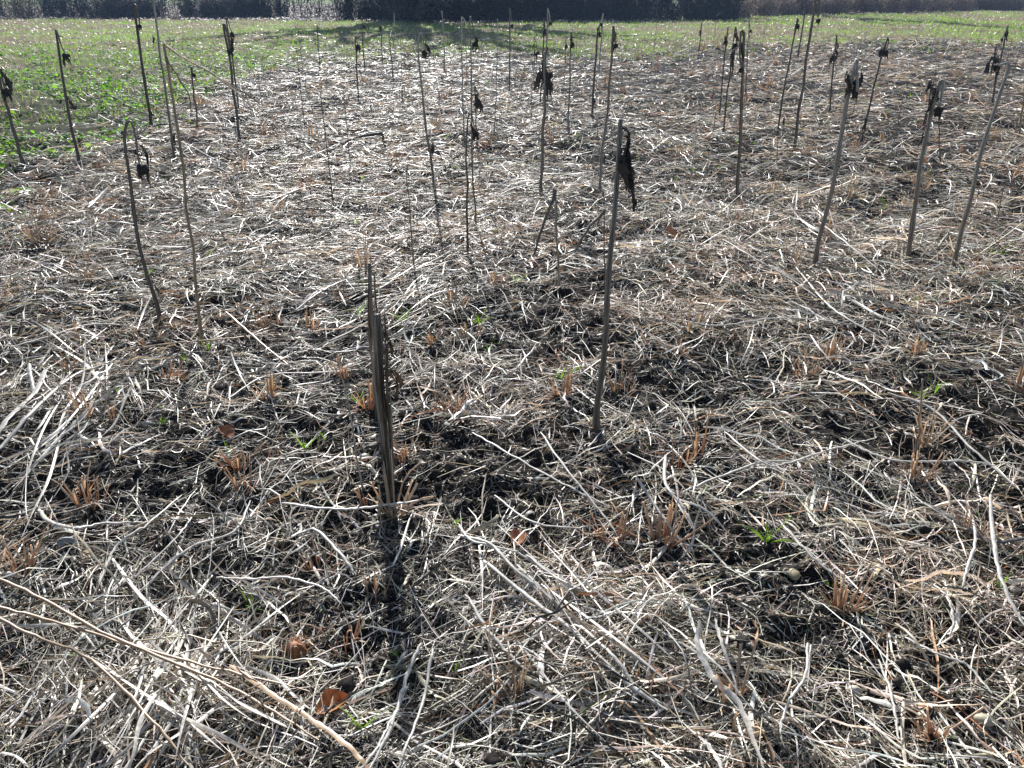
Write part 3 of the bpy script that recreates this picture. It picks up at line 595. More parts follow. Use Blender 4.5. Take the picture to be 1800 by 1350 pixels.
# ------------------------------------------------------------------ stubble tufts
def tuft_mesh(seed, n, h, spread, base, top, wid=0.0044, bend=0.3):
    rg = np.random.default_rng(seed); K = 6; u = np.linspace(0, 1, K)
    a = rg.uniform(0, 6.28, n); r0 = rg.random(n)*0.03; H = h*rg.uniform(0.35, 1.0, n); ln = np.abs(rg.normal(0, spread, n))
    br = (rg.random(n) < bend)[:, None]*np.clip(u-rg.uniform(0.4, 0.8, n)[:, None], 0, 1)*rg.uniform(1, 2.6, n)[:, None]
    t = ln[:, None]+br
    dr = np.sin(t)*H[:, None]/(K-1); dz = np.cos(t)*H[:, None]/(K-1)
    R = np.cumsum(dr, 1)-dr[:, :1]; Z = np.cumsum(dz, 1)-dz[:, :1]-0.01
    P = np.stack([(np.cos(a)*r0)[:, None]+np.cos(a)[:, None]*R, (np.sin(a)*r0)[:, None]+np.sin(a)[:, None]*R, np.maximum(Z, -0.01)], -1)
    col = base[None, None]*(1-u[None, :, None]) + top[None, None]*u[None, :, None]; col = col*rg.uniform(0.7, 1.25, (n, 1, 1))
    b = Batch(); W = wid/2*rg.uniform(0.6, 1.3, n)[:, None]*np.interp(u, [0, 1], [1.1, 0.8])
    tubes(P, W, 5, col, batch=b)
    m = n//2; straps(P[:m]*np.array([1.2, 1.2, 0.8]), W[:m]*1.5, col[:m]*0.9, b)
    return b.mesh('stubble_tuft', M_STUB)
OR = np.array([0.56, 0.31, 0.16]); ST = np.array([0.66, 0.56, 0.44])
TUFTS = [tuft_mesh(300+k, [5, 9, 14, 22, 12, 7, 16, 10][k], [0.13, 0.15, 0.12, 0.14, 0.20, 0.11, 0.10, 0.16][k], [0.18, 0.3, 0.45, 0.5, 0.3, 0.15, 0.7, 0.5][k], [OR, OR*0.9, OR, OR*0.7, ST*0.7, OR, OR*0.8, ST*0.6][k], ST) for k in range(8)]
def place(me, name, px, py, s, label, cat, group=None, rot=None, sink=0.0):
    p = G(px, py); o = link(name, me, None, (p.x, p.y, float(height(p.x, p.y))-sink)); o.scale = (s, s, s)
    o.rotation_euler[2] = random.uniform(0, 6.28) if rot is None else rot
    tag(o, label, cat, group); return o
GT = 'broken stubble tufts in the straw'
for k, (px, py, s, lab) in enumerate([
    (655, 1055, 1.0, 'three orange stubble stems splayed in a V in the lower middle'), (608, 1130, 0.9, 'thin orange stubble pair just left below the V-shaped stubble'),
    (1072, 955, 1.1, 'tall cream and orange stubble fan right of the bottom centre'), (1165, 960, 1.2, 'thick messy stubble clump beside the cream and orange fan'),
    (690, 905, 1.3, 'dense orange stubble packed around the foot of the split stump'), (645, 890, 1.0, 'loose stubble at the left side of the split stump foot'),
    (290, 668, 1.2, 'orange stubble tuft below the foot of the nodding sunflower'), (268, 612, 1.0, 'narrow upright orange stubble beside the nodding sunflower foot'),
    (1235, 800, 1.3, 'broad reddish stubble tuft right of the tallest stalk'), (1195, 820, 1.1, 'small bent stubble left of the broad reddish tuft'),
    (985, 700, 1.0, 'orange stubble mixed with green blades, left of the tallest stalk foot'), (1485, 1080, 1.0, 'bent square-topped stubble at the lower right'),
    (1625, 790, 1.0, 'sparse stubble around the lone reddish stick'), (200, 740, 1.2, 'orange-brown stubble tuft in the left foreground'),
    (1640, 1300, 1.0, 'dark orange stubble at the bottom right corner'), (1290, 1265, 1.2, 'ragged brown stubble at the bottom, right of centre'),
    (1300, 378, 1.3, 'pale orange stubble at the foot of the arched tassel stalk'), (560, 1000, 0.9, 'short stubble left of the V-shaped stubble'),
    (1710, 950, 1.0, 'leaning stubble near the grey wood on the right'), (1455, 640, 1.1, 'reddish stubble in the right midground'),
    (70, 430, 1.5, 'orange sheaf of stubble at the left midground'), (190, 290, 1.6, 'sheaf of stubble right of the far left margin stalk'),
    (1190, 620, 1.0, 'stiff pale stubble pair right of the tallest stalk middle'), (1385, 470, 1.4, 'pale sheaf of stubble left of the thick cut-topped stalk foot'),
    (1130, 1230, 1.0, 'low straw tuft in the bottom middle'), (430, 870, 0.9, 'low grey stubble in the left foreground'), (1790, 700, 1.2, 'stubble tuft at the right border'),
    (40, 1010, 0.9, 'small stubble at the left border below the dark patch'), (900, 1235, 0.8, 'tiny stubble right of the white pebble')]):
    place(TUFTS[k % 8], 'stubble_tuft', px, py, s*1.2, lab, 'stubble', GT)
_x, _y = scatter(300, 2.4, 24, math.radians(38), 0.9); _n = 0
for x, y in zip(_x, _y):
    if math.hypot(x, y) > float(straw_edge(x, y))-0.3: continue
    o = link('stubble_tuft', TUFTS[_n % 8], None, (x, y, float(height(x, y)))); o.rotation_euler[2] = random.uniform(0, 6.28); s = random.uniform(0.8, 1.5)*(1+0.02*math.hypot(x, y)); o.scale = (s, s, s)
    tag(o, 'low broken tuft of pale and orange stubble sticking out of the straw mat', 'stubble', 'low stubble tufts scattered over the straw mat'); _n += 1
# thin bare upright weed stalks of the middle distance
def weed_mesh(seed, h, col):
    rg = np.random.default_rng(seed); K = 8; u = np.linspace(0, 1, K); b = Batch(); ax = rg.normal(0, 0.12); ay = rg.normal(0, 0.06)
    P = np.stack([ax*h*u**1.5, ay*h*u, h*u], 1)[None]; tubes(P, np.interp(u, [0, 1], [0.006, 0.003])[None], 5, col, batch=b)
    for _ in range(rg.integers(1, 5)):
        t = rg.uniform(0.4, 1); o = np.array([ax*h*t**1.5, ay*h*t, h*t]); L = rg.uniform(0.05, 0.2)*h; sx = rg.choice([-1, 1]); v = np.linspace(0, 1, 5)
        tubes((o+np.stack([sx*L*v*0.6, rg.normal(0, .3)*L*v, L*v*rg.uniform(-0.6, 1)], 1))[None], np.full((1, 5), 0.0025), 4, col, batch=b)
    return b.mesh('weed_stalk', M_STEM)
WEEDS = [weed_mesh(500+k, [0.35, 0.5, 0.7, 0.3, 0.9, 0.45][k], [TAN, PALE, GREY, TAN*0.8, DARK*1.5, PALE][k]) for k in range(6)]
_x, _y = scatter(120, 5.5, 25, math.radians(36), 0.6); _n = 0
for x, y in zip(_x, _y):
    if math.hypot(x, y) > float(straw_edge(x, y))+1.5 or x < -0.35*y: continue
    o = link('weed_stalk', WEEDS[_n % 6], None, (x, y, float(height(x, y)))); o.rotation_euler[2] = random.uniform(0, 6.28)
    tag(o, 'slim bare upright weed stalk standing in the straw mat', 'weed stalk', 'slim bare weed stalks between the sunflowers'); _n += 1

# ------------------------------------------------------------------ green grass sprouts
def sprout_mesh(seed, n, h, spread=0.5):
    rg = np.random.default_rng(seed); K = 7; u = np.linspace(0, 1, K); a = rg.uniform(0, 6.28, n); H = h*rg.uniform(0.4, 1, n); t = np.abs(rg.normal(0, spread, n))[:, None]+u*rg.uniform(0.1, 1.1, n)[:, None]
    R = np.cumsum(np.sin(t), 1)*H[:, None]/K; Z = np.cumsum(np.cos(t), 1)*H[:, None]/K
    P = np.stack([np.cos(a)[:, None]*R, np.sin(a)[:, None]*R, Z], -1)
    W = 0.0017*rg.uniform(0.7, 1.5, n)[:, None]*np.array([0.8, 1, 1, 0.9, 0.7, 0.45, 0.1])
    return straps(P, W, np.array([0.14, 0.22, 0.055])*rg.uniform(0.7, 1.5, (n, 1)), fold=0.4, roll=rg.uniform(0, 3, n)).mesh('grass_sprout', M_GREEN)
SPR = [sprout_mesh(700+k, [7, 5, 9, 4][k], [0.10, 0.07, 0.09, 0.06][k], [0.22, 0.3, 0.4, 0.25][k]) for k in range(4)]
GG = 'green grass sprouts in the straw'
for k, (px, py, s, lab) in enumerate([
    (635, 1295, 1.0, 'largest green grass sprout, at the bottom beside the curled brown leaf'), (800, 1178, 1.0, 'long-bladed grass sprout left of the white pebble'),
    (1345, 965, 1.3, 'bushy green sprout at the lower right'), (1385, 930, 0.9, 'small sprout touching the bushy one at the lower right'), (537, 800, 1.0, 'green sprout left of the split stump foot'), (572, 785, 0.8, 'tiny sprout between left sprout and stump'),
    (985, 672, 1.3, 'upright sprout in orange stubble left of the tallest stalk'), (262, 495, 1.2, 'two-bladed sprout near the nodding sunflower stem'), (368, 622, 1.1, 'sprout at the foot of the tan cane'),
    (330, 640, 1.0, 'sprout between the nodding sunflower and the tan cane'), (840, 575, 1.3, 'yellow-green sprout in the straw right of the stumps'), (155, 1175, 0.9, 'little sprout under the tan canes at left'),
    (1640, 700, 1.1, 'sprout behind the lone reddish stick'), (640, 510, 1.0, 'sprout left of the narrow forked stump top'), (445, 1075, 1.0, 'curved single blade in the dark soil left of centre'),
    (1460, 1030, 0.8, 'flat blade beside the bent square-topped stubble'), (1755, 1040, 0.9, 'sprout near the right border'), (1550, 375, 1.8, 'patchy green tuft right of the thick cut-topped stalk'), (1755, 450, 1.5, 'green tuft at the foot of the long leaning right stalk'),
    (640, 320, 1.6, 'bright green tuft in the left midfield straw'), (710, 575, 1.0, 'sprout right of the narrow forked stump'), (700, 1165, .7, 'short sprout left of the long-bladed sprout'), (290, 752, 0.8, 'low sprout beside the orange-brown tuft at left'), (90, 925, .7, 'single blade above the bluish shell')]):
    place(SPR[k % 4], 'grass_sprout', px, py, s*1.3, lab, 'grass sprout', GG)
_x, _y = scatter(110, 2.0, 16, math.radians(40), 0.9)
for k, (x, y) in enumerate(zip(_x, _y)):
    o = link('grass_sprout', SPR[k % 4], None, (x, y, float(height(x, y))+0.005)); o.rotation_euler[2] = random.uniform(0, 6.28); s = random.uniform(0.5, 1.1)*(1+0.05*math.hypot(x, y)); o.scale = (s, s, s)
    tag(o, 'small green grass sprout poking through the dry straw', 'grass sprout', 'small green sprouts scattered through the straw')

# ------------------------------------------------------------------ stones, shell, root, dead leaves
def pebble(name, px, py, wpx, col, label, cat='stone', flat=0.6, seed=1, mat=None):
    rg = np.random.default_rng(seed); p = G(px, py); u = (p-Vector((0, 0, CAM_H))).length/FPX; r = wpx*u/2
    ph = rg.uniform(0, 6, 3); k = 1+0.10*np.sin(ICO_V[:, 0]*2.3+ph[0])+0.08*np.sin(ICO_V[:, 1]*3+ph[1])+rg.normal(0, 0.02, len(ICO_V))
    V = ICO_V*k[:, None]*r*np.array([1, 0.8, flat]); me = mesh_np(name, V, None, mat or M_STONE, np.tile(col, (len(V), 1)), True, ICO_F)
    o = link(name, me, None, (p.x, p.y, float(height(p.x, p.y))+r*flat*0.35+0.004)); o.modifiers.new('sub', 'SUBSURF').render_levels = 2
    o.rotation_euler[2] = rg.uniform(0, 6); tag(o, label, cat); return o
for k, a in enumerate([(848, 1166, 17, (0.62, 0.62, 0.60), 'bright white pebble near the long-bladed sprout'), (1502, 1219, 24, (0.42, 0.40, 0.34), 'ribbed grey pebble in the lower right straw'),
    (1722, 1278, 28, (0.40, 0.36, 0.26), 'round yellowish stone in the bottom right corner'), (1395, 1018, 26, (0.33, 0.27, 0.17), 'ochre stone under the straw at the lower right'),
    (932, 910, 20, (0.24, 0.23, 0.21), 'grey stone half sunk in the shaded soil above the bottom centre'), (1520, 1043, 24, (0.22, 0.22, 0.18), 'greenish grey stone right of the bent square-topped stubble'),
    (1555, 968, 16, (0.4, 0.37, 0.32), 'small pale flat stone in the right foreground soil'), (1780, 1047, 16, (0.6, 0.55, 0.48), 'cream pebble at the right border'),
    (262, 752, 20, (0.36, 0.34, 0.31), 'flat grey stone left of the stump in the left foreground'), (640, 808, 22, (0.3, 0.29, 0.25), 'stone just left of the split stump'), (1225, 1160, 12, (0.5, 0.46, 0.38), 'small tan pebble under the long bright straw at the bottom')]):
    pebble('stone', *a[:4], a[4], seed=800+k)
def shell():
    p = G(122, 968); u = (p-Vector((0, 0, CAM_H))).length/FPX; r = 13*u; n, m = 16, 6; V = []
    for k in range(m+1):
        for j in range(n):
            a = 2*math.pi*j/n; q = k/m*math.pi/2; V.append((r*0.95*math.sin(q)*math.cos(a), r*0.35*math.cos(q)-r*0.1, r*1.15*math.sin(q)*math.sin(a)*(1-0.1*math.cos(a))))
    Q = [(k*n+j, k*n+(j+1) % n, (k+1)*n+(j+1) % n, (k+1)*n+j) for k in range(m) for j in range(n)]
    V += [(x*0.9, y*0.8-0.001, z*0.9) for x, y, z in V]; o0 = (m+1)*n; Q += [tuple(o0+i for i in reversed(q)) for q in Q]; Q += [(m*n+j, m*n+(j+1) % n, o0+m*n+(j+1) % n, o0+m*n+j) for j in range(n)]
    me = mesh_np('snail_shell', np.array(V), np.array(Q), M_STONE, np.tile((0.50, 0.54, 0.60), (len(V), 1)))
    o = link('snail_shell', me, None, (p.x, p.y, float(height(p.x, p.y))+r*0.9)); o.rotation_euler = (0.5, 0, 0.4)
    tag(o, 'bluish white half shell lying on dark soil in the left foreground', 'shell')
shell()
def bulb():
    p = G(520, 1150); u = (p-Vector((0, 0, CAM_H))).length/FPX; r = 20*u; root = link('root_clump', None, None, (p.x, p.y, float(height(p.x, p.y)))); tag(root, 'round orange-brown root clump with wiry hairs, on bare soil at lower left', 'root clump')
    rg = np.random.default_rng(5); k = 1+0.07*np.sin(np.arctan2(ICO_V[:, 1], ICO_V[:, 0])*7); V = ICO_V*k[:, None]*r*np.array([1, 0.9, 0.9])*rg.uniform(0.93, 1.07, (len(ICO_V), 1)) + np.array([0, 0, r*0.7])
    me = mesh_np('bulb', V, None, M_CRISP, np.tile((0.30, 0.12, 0.045), (len(V), 1)), True, ICO_F); o = link('bulb', me, root); o.modifiers.new('sub', 'SUBSURF').render_levels = 2
    N = 46; K = 6; v = np.linspace(0, 1, K); a = rg.uniform(0, 6.28, N); L = r*rg.uniform(0.8, 2.0, N)
    P = np.stack([np.cos(a)[:, None]*(r*0.3+L[:, None]*v*0.7)+rg.normal(0, r*.05, (N, K)), np.sin(a)[:, None]*(r*0.3+L[:, None]*v*0.6), r*1.5+L[:, None]*(0.5*v-0.9*v*v)], -1)
    link('root_hairs', tubes(P, np.full((N, K), 0.0008), 3, np.array((0.36, 0.17, 0.08))*rg.uniform(0.5, 1.5, (N, 1))).mesh('root_hairs', M_STRAW), root)
bulb()
def dead_leaf(px, py, wpx, col, label, seed):
    rg = np.random.default_rng(seed); p = G(px, py); u = (p-Vector((0, 0, CAM_H))).length/FPX; L = wpx*u; n = 9
    s, t = np.meshgrid(np.linspace(-1, 1, n), np.linspace(0, 1, n)); wd = np.sin(np.clip(t*0.95+0.04, 0, 1)*math.pi)**0.7*0.42
    X = (t-0.5)*L; Y = s*wd*L; Z = (abs(s)**1.3*wd*0.9+0.25*(t-0.5)**2*2)*L*rg.uniform(0.9, 1.1, s.shape) + rg.normal(0, 0.02*L, s.shape)
    i = np.arange(n-1)[:, None]*n; j = np.arange(n-1)[None]; Q = np.stack([i+j, i+j+1, i+n+j+1, i+n+j], -1).reshape(-1, 4)
    me = mesh_np('fallen_leaf', np.stack([X, Y, Z], -1).reshape(-1, 3), Q, M_CRISP, np.tile(col, (n*n, 1))*rg.uniform(0.8, 1.2, (n*n, 1)))
    o = link('fallen_leaf', me, None, (p.x, p.y, float(height(p.x, p.y))+0.015)); o.rotation_euler = (rg.uniform(-.3, .3), rg.uniform(-.3, .3), rg.uniform(0, 6)); tag(o, label, 'fallen leaf')
dead_leaf(592, 1265, 52, (0.42, 0.17, 0.06), 'curled reddish-brown leaf at the bottom beside the largest green sprout', 1)
dead_leaf(910, 962, 34, (0.36, 0.16, 0.08), 'curled russet leaf just right of the bottom centre', 2)
dead_leaf(1285, 1225, 54, (0.34, 0.17, 0.07), 'brown leaf caught under the long bright straw at the bottom', 3)
dead_leaf(320, 665, 34, (0.28, 0.18, 0.10), 'tan leaf behind the orange stubble at left', 4)
dead_leaf(395, 770, 34, (0.26, 0.13, 0.07), 'brown leaf edge standing in the left foreground', 5)
dead_leaf(1180, 420, 34, (0.28, 0.16, 0.09), 'small brown leaf in the midground right of the tallest stalk', 6)

# ------------------------------------------------------------------ the long single straws one can pick out
def lay(label, pts, wpx, col, name='long_straw', cat='straw', blade=False, group=None, sides=6):
    """pts: (px, py, height above the soil in m)"""
    P = [np.array(G(a, b_, l+0.022)) for a, b_, l in pts]; P = catmull(P, 8); m = P[len(P)//2]; u = np.linalg.norm(m-np.array([0, 0, CAM_H]))/FPX
    o0 = P[0].copy(); rg = np.random.default_rng(int(pts[0][0]*7+pts[0][1])); P = P + rg.normal(0, 0.0012, P.shape) - o0; K = len(P)
    W = (wpx*u*0.38*np.interp(np.linspace(0, 1, K), [0, .1, .85, 1], [.7, 1, .85, .4])*rg.uniform(0.85, 1.15, K))[None]
    col = np.array(col)[None, None]*rg.uniform(0.85, 1.15, (1, K, 1))
    b = straps(P[None], W*1.15, col, fold=0.25, roll=rg.normal(0, 0.3, 1)) if blade else tubes(P[None], W, sides, col, np.array([0.55]))
    o = link(name, b.mesh(name, M_STRAW), None, tuple(o0)); tag(o, label, cat, group); return o
WH = (0.60, 0.57, 0.52); TN = (0.40, 0.27, 0.16)
lay('upper of the three tan canes reaching in from the left border', [(-60, 990, .20), (60, 1045, .17), (200, 1120, .12), (400, 1205, .05), (560, 1300, .03)], 8, TN, 'tan_cane', 'cane')
lay('middle tan cane reaching in from the left border', [(-60, 1055, .22), (60, 1082, .17), (200, 1125, .10), (380, 1175, .05), (545, 1215, .03)], 7, TN, 'tan_cane', 'cane')
lay('lowest tan cane from the left border, bending down into the straw', [(-60, 1060, .2), (60, 1118, .16), (160, 1160, .10), (270, 1270, .06), (330, 1345, .04)], 7, (0.36, .25, .16), 'tan_cane', 'cane')
lay('reddish stick propped on the straw left of the split stump', [(397, 548, .10), (450, 595, .05), (515, 648, .01)], 7, (0.38, .24, .15), 'propped_stick', 'stick')
lay('long white double straw lying flat before the split stump', [(495, 884, .03), (590, 895, .04), (660, 890, .05), (748, 878, .05)], 9, WH)
lay('grey weathered piece of wood lying at the right front', [(1622, 884, .02), (1680, 915, .025), (1745, 958, .02)], 16, (0.17, .16, .15), 'weathered_wood', 'wood')
lay('dark stick entering at the right border above the cream pebble', [(1748, 956, .05), (1780, 950, .05), (1830, 940, .05)], 9, (0.10, .09, .085), 'propped_stick', 'stick')
LONG = [
 ('thick white straw, left edge of the diagonal bundle', [(805, 940, .05), (860, 955, .06), (905, 1000, .06), (960, 1045, .05), (1020, 1110, .03)], 10),
 ('longest white straw through the diagonal bundle', [(850, 985, .04), (930, 1050, .05), (1010, 1110, .05), (1090, 1190, .04), (1175, 1250, .03)], 12),
 ('straw arching over the top of the diagonal bundle', [(808, 925, .05), (830, 950, .06), (900, 968, .05), (960, 1000, .04), (1040, 1045, .02)], 8),
 ('upper right straw of the diagonal bundle', [(925, 975, .05), (985, 1020, .05), (1060, 1050, .04), (1100, 1072, .03)], 8),
 ('brownish straw inside the diagonal bundle', [(980, 1010, .04), (1000, 1070, .05), (1060, 1130, .04), (1110, 1180, .03)], 7),
 ('straw in the right half of the diagonal bundle', [(1020, 1100, .05), (1080, 1155, .05), (1110, 1200, .04), (1115, 1240, .03)], 10),
 ('lone white straw parallel to and left below the bundle', [(818, 1045, .05), (860, 1110, .05), (915, 1170, .04), (970, 1205, .03), (1060, 1220, .02)], 9),
 ('tan straw curling to the bottom border from the lone straw end', [(1060, 1225, .03), (1110, 1245, .03), (1150, 1300, .03), (1200, 1360, .03)], 8),
 ('bright flat straw bending down at the bottom right of centre', [(1230, 1090, .07), (1228, 1140, .07), (1260, 1200, .06), (1300, 1240, .05), (1350, 1370, .05)], 12),
 ('pale straw left of the bright flat straw at the bottom', [(1165, 1235, .03), (1200, 1270, .04), (1245, 1310, .04), (1275, 1360, .04)], 9),
 ('slim straw with a bend right of the bright flat straw', [(1257, 1088, .05), (1268, 1130, .05), (1290, 1190, .04), (1300, 1270, .03)], 6),
 ('white straw slanting past the bushy green sprout', [(1370, 915, .05), (1420, 970, .04), (1460, 1005, .03), (1500, 1030, .03)], 8),
 ('long thin grey straw curving down along the right border', [(1740, 870, .08), (1748, 960, .08), (1765, 1030, .07), (1800, 1100, .05)], 9),
 ('straight thin straw from the picture centre down to the right', [(950, 760, .09), (1000, 830, .07), (1060, 905, .04), (1085, 940, .03)], 6),
 ('thin straw crossing leftwards of the cream and orange fan', [(830, 760, .05), (900, 800, .05), (990, 850, .04), (1070, 890, .03)], 7),
 ('curved straw below the cream and orange fan top', [(870, 870, .03), (930, 915, .03), (1000, 927, .03), (1043, 924, .03)], 7),
 ('upright bending straw at the right of the fan', [(1170, 800, .07), (1170, 850, .08), (1200, 890, .06), (1220, 930, .04)], 9),
 ('white straw leaning by the thick messy clump', [(1120, 840, .08), (1160, 900, .06), (1195, 950, .03)], 8),
 ('white straw from broad reddish tuft towards the right', [(1275, 760, .06), (1340, 812, .06), (1380, 815, .05), (1460, 790, .04), (1540, 770, .03)], 7),
 ('pale straw running under the reddish tuft', [(1200, 865, .03), (1260, 840, .04), (1340, 812, .04), (1400, 812, .03)], 7),
 ('straw arch at the right front ending near the lone stick', [(1480, 770, .03), (1540, 800, .04), (1600, 812, .05), (1690, 810, .06), (1750, 818, .05)], 7),
 ('pale straw right of the lone reddish stick', [(1560, 690, .04), (1640, 720, .04), (1710, 790, .04), (1790, 860, .03)], 7),
 ('curled pale straw by the bluish shell', [(68, 895, .04), (85, 915, .05), (130, 928, .04), (180, 920, .03), (250, 918, .03)], 9),
 ('thin straw slanting right of the bluish shell', [(175, 1025, .03), (205, 960, .04), (260, 920, .05), (320, 870, .04)], 7),
 ('kinked straw in the middle of the left foreground', [(245, 1040, .03), (330, 965, .04), (410, 935, .04), (440, 880, .04)], 8),
 ('pale straw sloping down to the bluish soil gap', [(160, 1060, .03), (240, 1010, .03), (310, 945, .03), (345, 900, .02)], 6),
 ('long horizontal straw right of the lower-left soil gap', [(380, 1016, .03), (440, 1018, .04), (500, 1015, .04), (560, 1030, .03), (600, 1060, .02)], 7),
 ('folded straw left of the V-shaped stubble', [(520, 940, .07), (555, 932, .08), (600, 975, .06), (625, 1010, .04)], 9),
 ('long straight straw sloping towards the curled brown leaf', [(405, 1170, .04), (470, 1215, .04), (550, 1265, .04), (620, 1320, .04), (660, 1370, .03)], 10),
 ('straight pale straw falling from centre towards the bottom left', [(740, 1130, .07), (715, 1190, .06), (690, 1270, .05), (640, 1370, .03)], 9),
 ('second pale straw right of the falling one', [(760, 1140, .04), (745, 1230, .04), (715, 1310, .04), (690, 1380, .03)], 8),
 ('straw at the bottom border below the largest sprout', [(600, 1390, .03), (660, 1320, .04), (680, 1280, .04), (720, 1200, .04)], 6),
 ('thick straw piece leaning in the left dark gap', [(50, 640, .08), (55, 670, .05), (62, 700, .02)], 9),
 ('bent white straw under the left broad leaf', [(80, 650, .05), (60, 690, .04), (10, 740, .03), (-20, 790, .02)], 9),
 ('pale straw on the left mound', [(0, 790, .04), (60, 720, .05), (130, 660, .05), (190, 640, .04)], 10),
 ('straw sweeping along the left mound', [(20, 610, .04), (90, 590, .05), (160, 570, .05), (220, 572, .04)], 6),
 ('long thin straw over the gap behind the tan cane foot', [(190, 620, .04), (290, 605, .05), (400, 595, .04), (470, 585, .03)], 5),
 ('pale straw through the stumps midground', [(400, 700, .03), (470, 660, .04), (560, 655, .03), (630, 650, .03)], 5),
 ('thick white straw left of the narrow stump', [(520, 545, .03), (560, 515, .05), (600, 495, .04), (640, 480, .03)], 7),
 ('white straw lying behind the tall tan cane', [(460, 360, .05), (520, 335, .06), (580, 320, .04)], 5),
 ('forked white straw in the left midfield', [(155, 365, .05), (175, 345, .09), (190, 330, .11)], 8),
 ('long arched straw in the right midground', [(1180, 560, .04), (1260, 572, .05), (1350, 560, .06), (1420, 560, .05), (1500, 570, .04)], 5),
 ('pale straw sheaf stalk at the right midground', [(1270, 420, .08), (1330, 455, .08), (1390, 490, .05), (1440, 525, .03)], 5),
 ('long straw lying behind the thick cut-topped stalk', [(1440, 390, .1), (1490, 430, .08), (1540, 470, .04)], 5),
 ('smooth bow of straw right of the field middle', [(1400, 470, .05), (1450, 530, .06), (1490, 560, .05), (1560, 600, .03)], 6),
 ('lone straw bow in the right border straw', [(1700, 880, .04), (1715, 940, .06), (1700, 1000, .05), (1690, 1040, .03)], 6),
 ('white bent straw left of the ribbed grey pebble', [(1420, 1130, .05), (1415, 1190, .05), (1385, 1235, .04), (1370, 1290, .03)], 7),
 ('thin white straw right of the bottom middle', [(1545, 1160, .03), (1570, 1230, .04), (1580, 1300, .03)], 6),
 ('straws bowed at the right bottom above the round stone', [(1590, 1120, .03), (1650, 1150, .04), (1700, 1170, .04), (1745, 1220, .03)], 7),
 ('curved pale straw above the greenish stone', [(1640, 1025, .03), (1665, 1050, .05), (1677, 1090, .05), (1670, 1120, .03)], 6),
]
for lab, pts, wd in LONG:
    k = len(pts[0]) ; cc = np.array(WH)*random.uniform(0.8, 1.08)
    if 'brown' in lab or 'tan' in lab: cc = np.array(TN)*1.1
    lay(lab, pts, wd, cc, blade=('flat' in lab or 'leaf' in lab))
# broad bleached leaf blades in three sheaves
def sheaf(label, ax, ay, bx, by, n, wpx, spreadpx, seed, group):
    rg = np.random.default_rng(seed); b = Batch(); A0 = G(ax, ay)
    for k in range(n):
        sx, sy = rg.normal(0, spreadpx, 2); s2 = rg.normal(0, spreadpx*1.6); a = rg.uniform(0, 0.35); e = rg.uniform(0.6, 1.1); q = []
        lift = rg.uniform(0.012, 0.07)
        cv = rg.normal(0, 55, 2)*abs(by-ay)/250
        for t in np.linspace(a, e, 4):
            q.append(np.array(G(ax+(bx-ax)*t+sx*(1-t)+s2*t+cv[0]*t*t+rg.normal(0, 5), ay+(by-ay)*t+sy*0.8+cv[1]*t*(1-t)+rg.normal(0, 5), lift*(0.5+math.sin(t*3)*0.8))))
        P = catmull(q, 5); K = len(P); u = np.linalg.norm(P[0]-np.array([0, 0, CAM_H]))/FPX; P = P-np.array(A0)
        straps(P[None], (wpx*u/2*rg.uniform(0.3, 1.4)*np.interp(np.linspace(0, 1, K), [0, .3, .8, 1], [.6, 1, .8, .1]))[None], np.array([WH])*rg.uniform(0.6, 1.2), b, 0.3, rg.normal(0, 0.9, 1))
    tag(link('leaf_sheaf', b.mesh('leaf_sheaf', M_STRAW), None, tuple(A0)), label, 'dry leaves', group)
GS = 'sheaves of bleached dry leaves'
sheaf('large sheaf of broad bleached leaves running to the bottom left corner', 345, 1060, 120, 1390, 56, 5, 70, 11, GS)
sheaf('wide loose sheaf of flat leaves under the tan canes', 190, 1040, 420, 1260, 34, 4.5, 78, 12, GS)
sheaf('long sheaf of white leaves down the left border mound', 200, 600, 0, 860, 24, 3.6, 75, 13, GS)
sheaf('fan of broad white leaves behind the orange stubble at left', 90, 580, 150, 680, 8, 6, 40, 14, GS)
sheaf('sheaf of straw leaves right of the fan, between bundle and border', 1160, 800, 1240, 960, 16, 4, 46, 15, GS)
sheaf('pale leaf sheaf in the left midfield left of the nodding head', 220, 330, 160, 372, 9, 4, 12, 16, GS)
sheaf('silvery leaf sheaf combed sideways before the midfield', 600, 585, 840, 440, 20, 3, 60, 17, GS)
sheaf('loose pale sheaf around the foot of the thick cut-topped stalk', 1260, 430, 1560, 580, 22, 3, 62, 18, GS)
sheaf('thick sheaf of long straws inside the diagonal bundle', 860, 960, 1180, 1270, 28, 4.2, 52, 19, GS)
sheaf('sheaf of leaves slanting left below the V-shaped stubble', 560, 930, 470, 1010, 9, 5, 28, 20, GS)

# ------------------------------------------------------------------ trees and hedge beyond the field
def limb(out, p, d, L, r, lvl, rg, maxl):
    K = 6; q = [np.array(p, float)]; dd = np.array(d, float)
    for k in range(K-1):
        dd = norm(dd + rg.normal(0, 0.10+0.03*lvl, 3) + np.array([0, 0, 0.05])); q.append(q[-1]+dd*L/(K-1))
    q = np.array(q); out.setdefault(lvl, []).append((q, np.linspace(r, r*0.5, K)))
    if lvl >= maxl: return
    for k in range([5, 5, 6, 6][lvl]):
        t = rg.uniform(0.35, 1.0); i = min(int(t*(K-1)), K-2); base = q[i]+(q[i+1]-q[i])*(t*(K-1)-i)
        nd = norm(norm(q[i+1]-q[i])*0.9 + rg.normal(0, 0.55, 3)); nd[2] = abs(nd[2])*0.8 if lvl < 2 else nd[2]
        limb(out, base, norm(nd), L*rg.uniform(0.5, 0.75), r*(1-0.5*t)*0.6, lvl+1, rg, maxl)
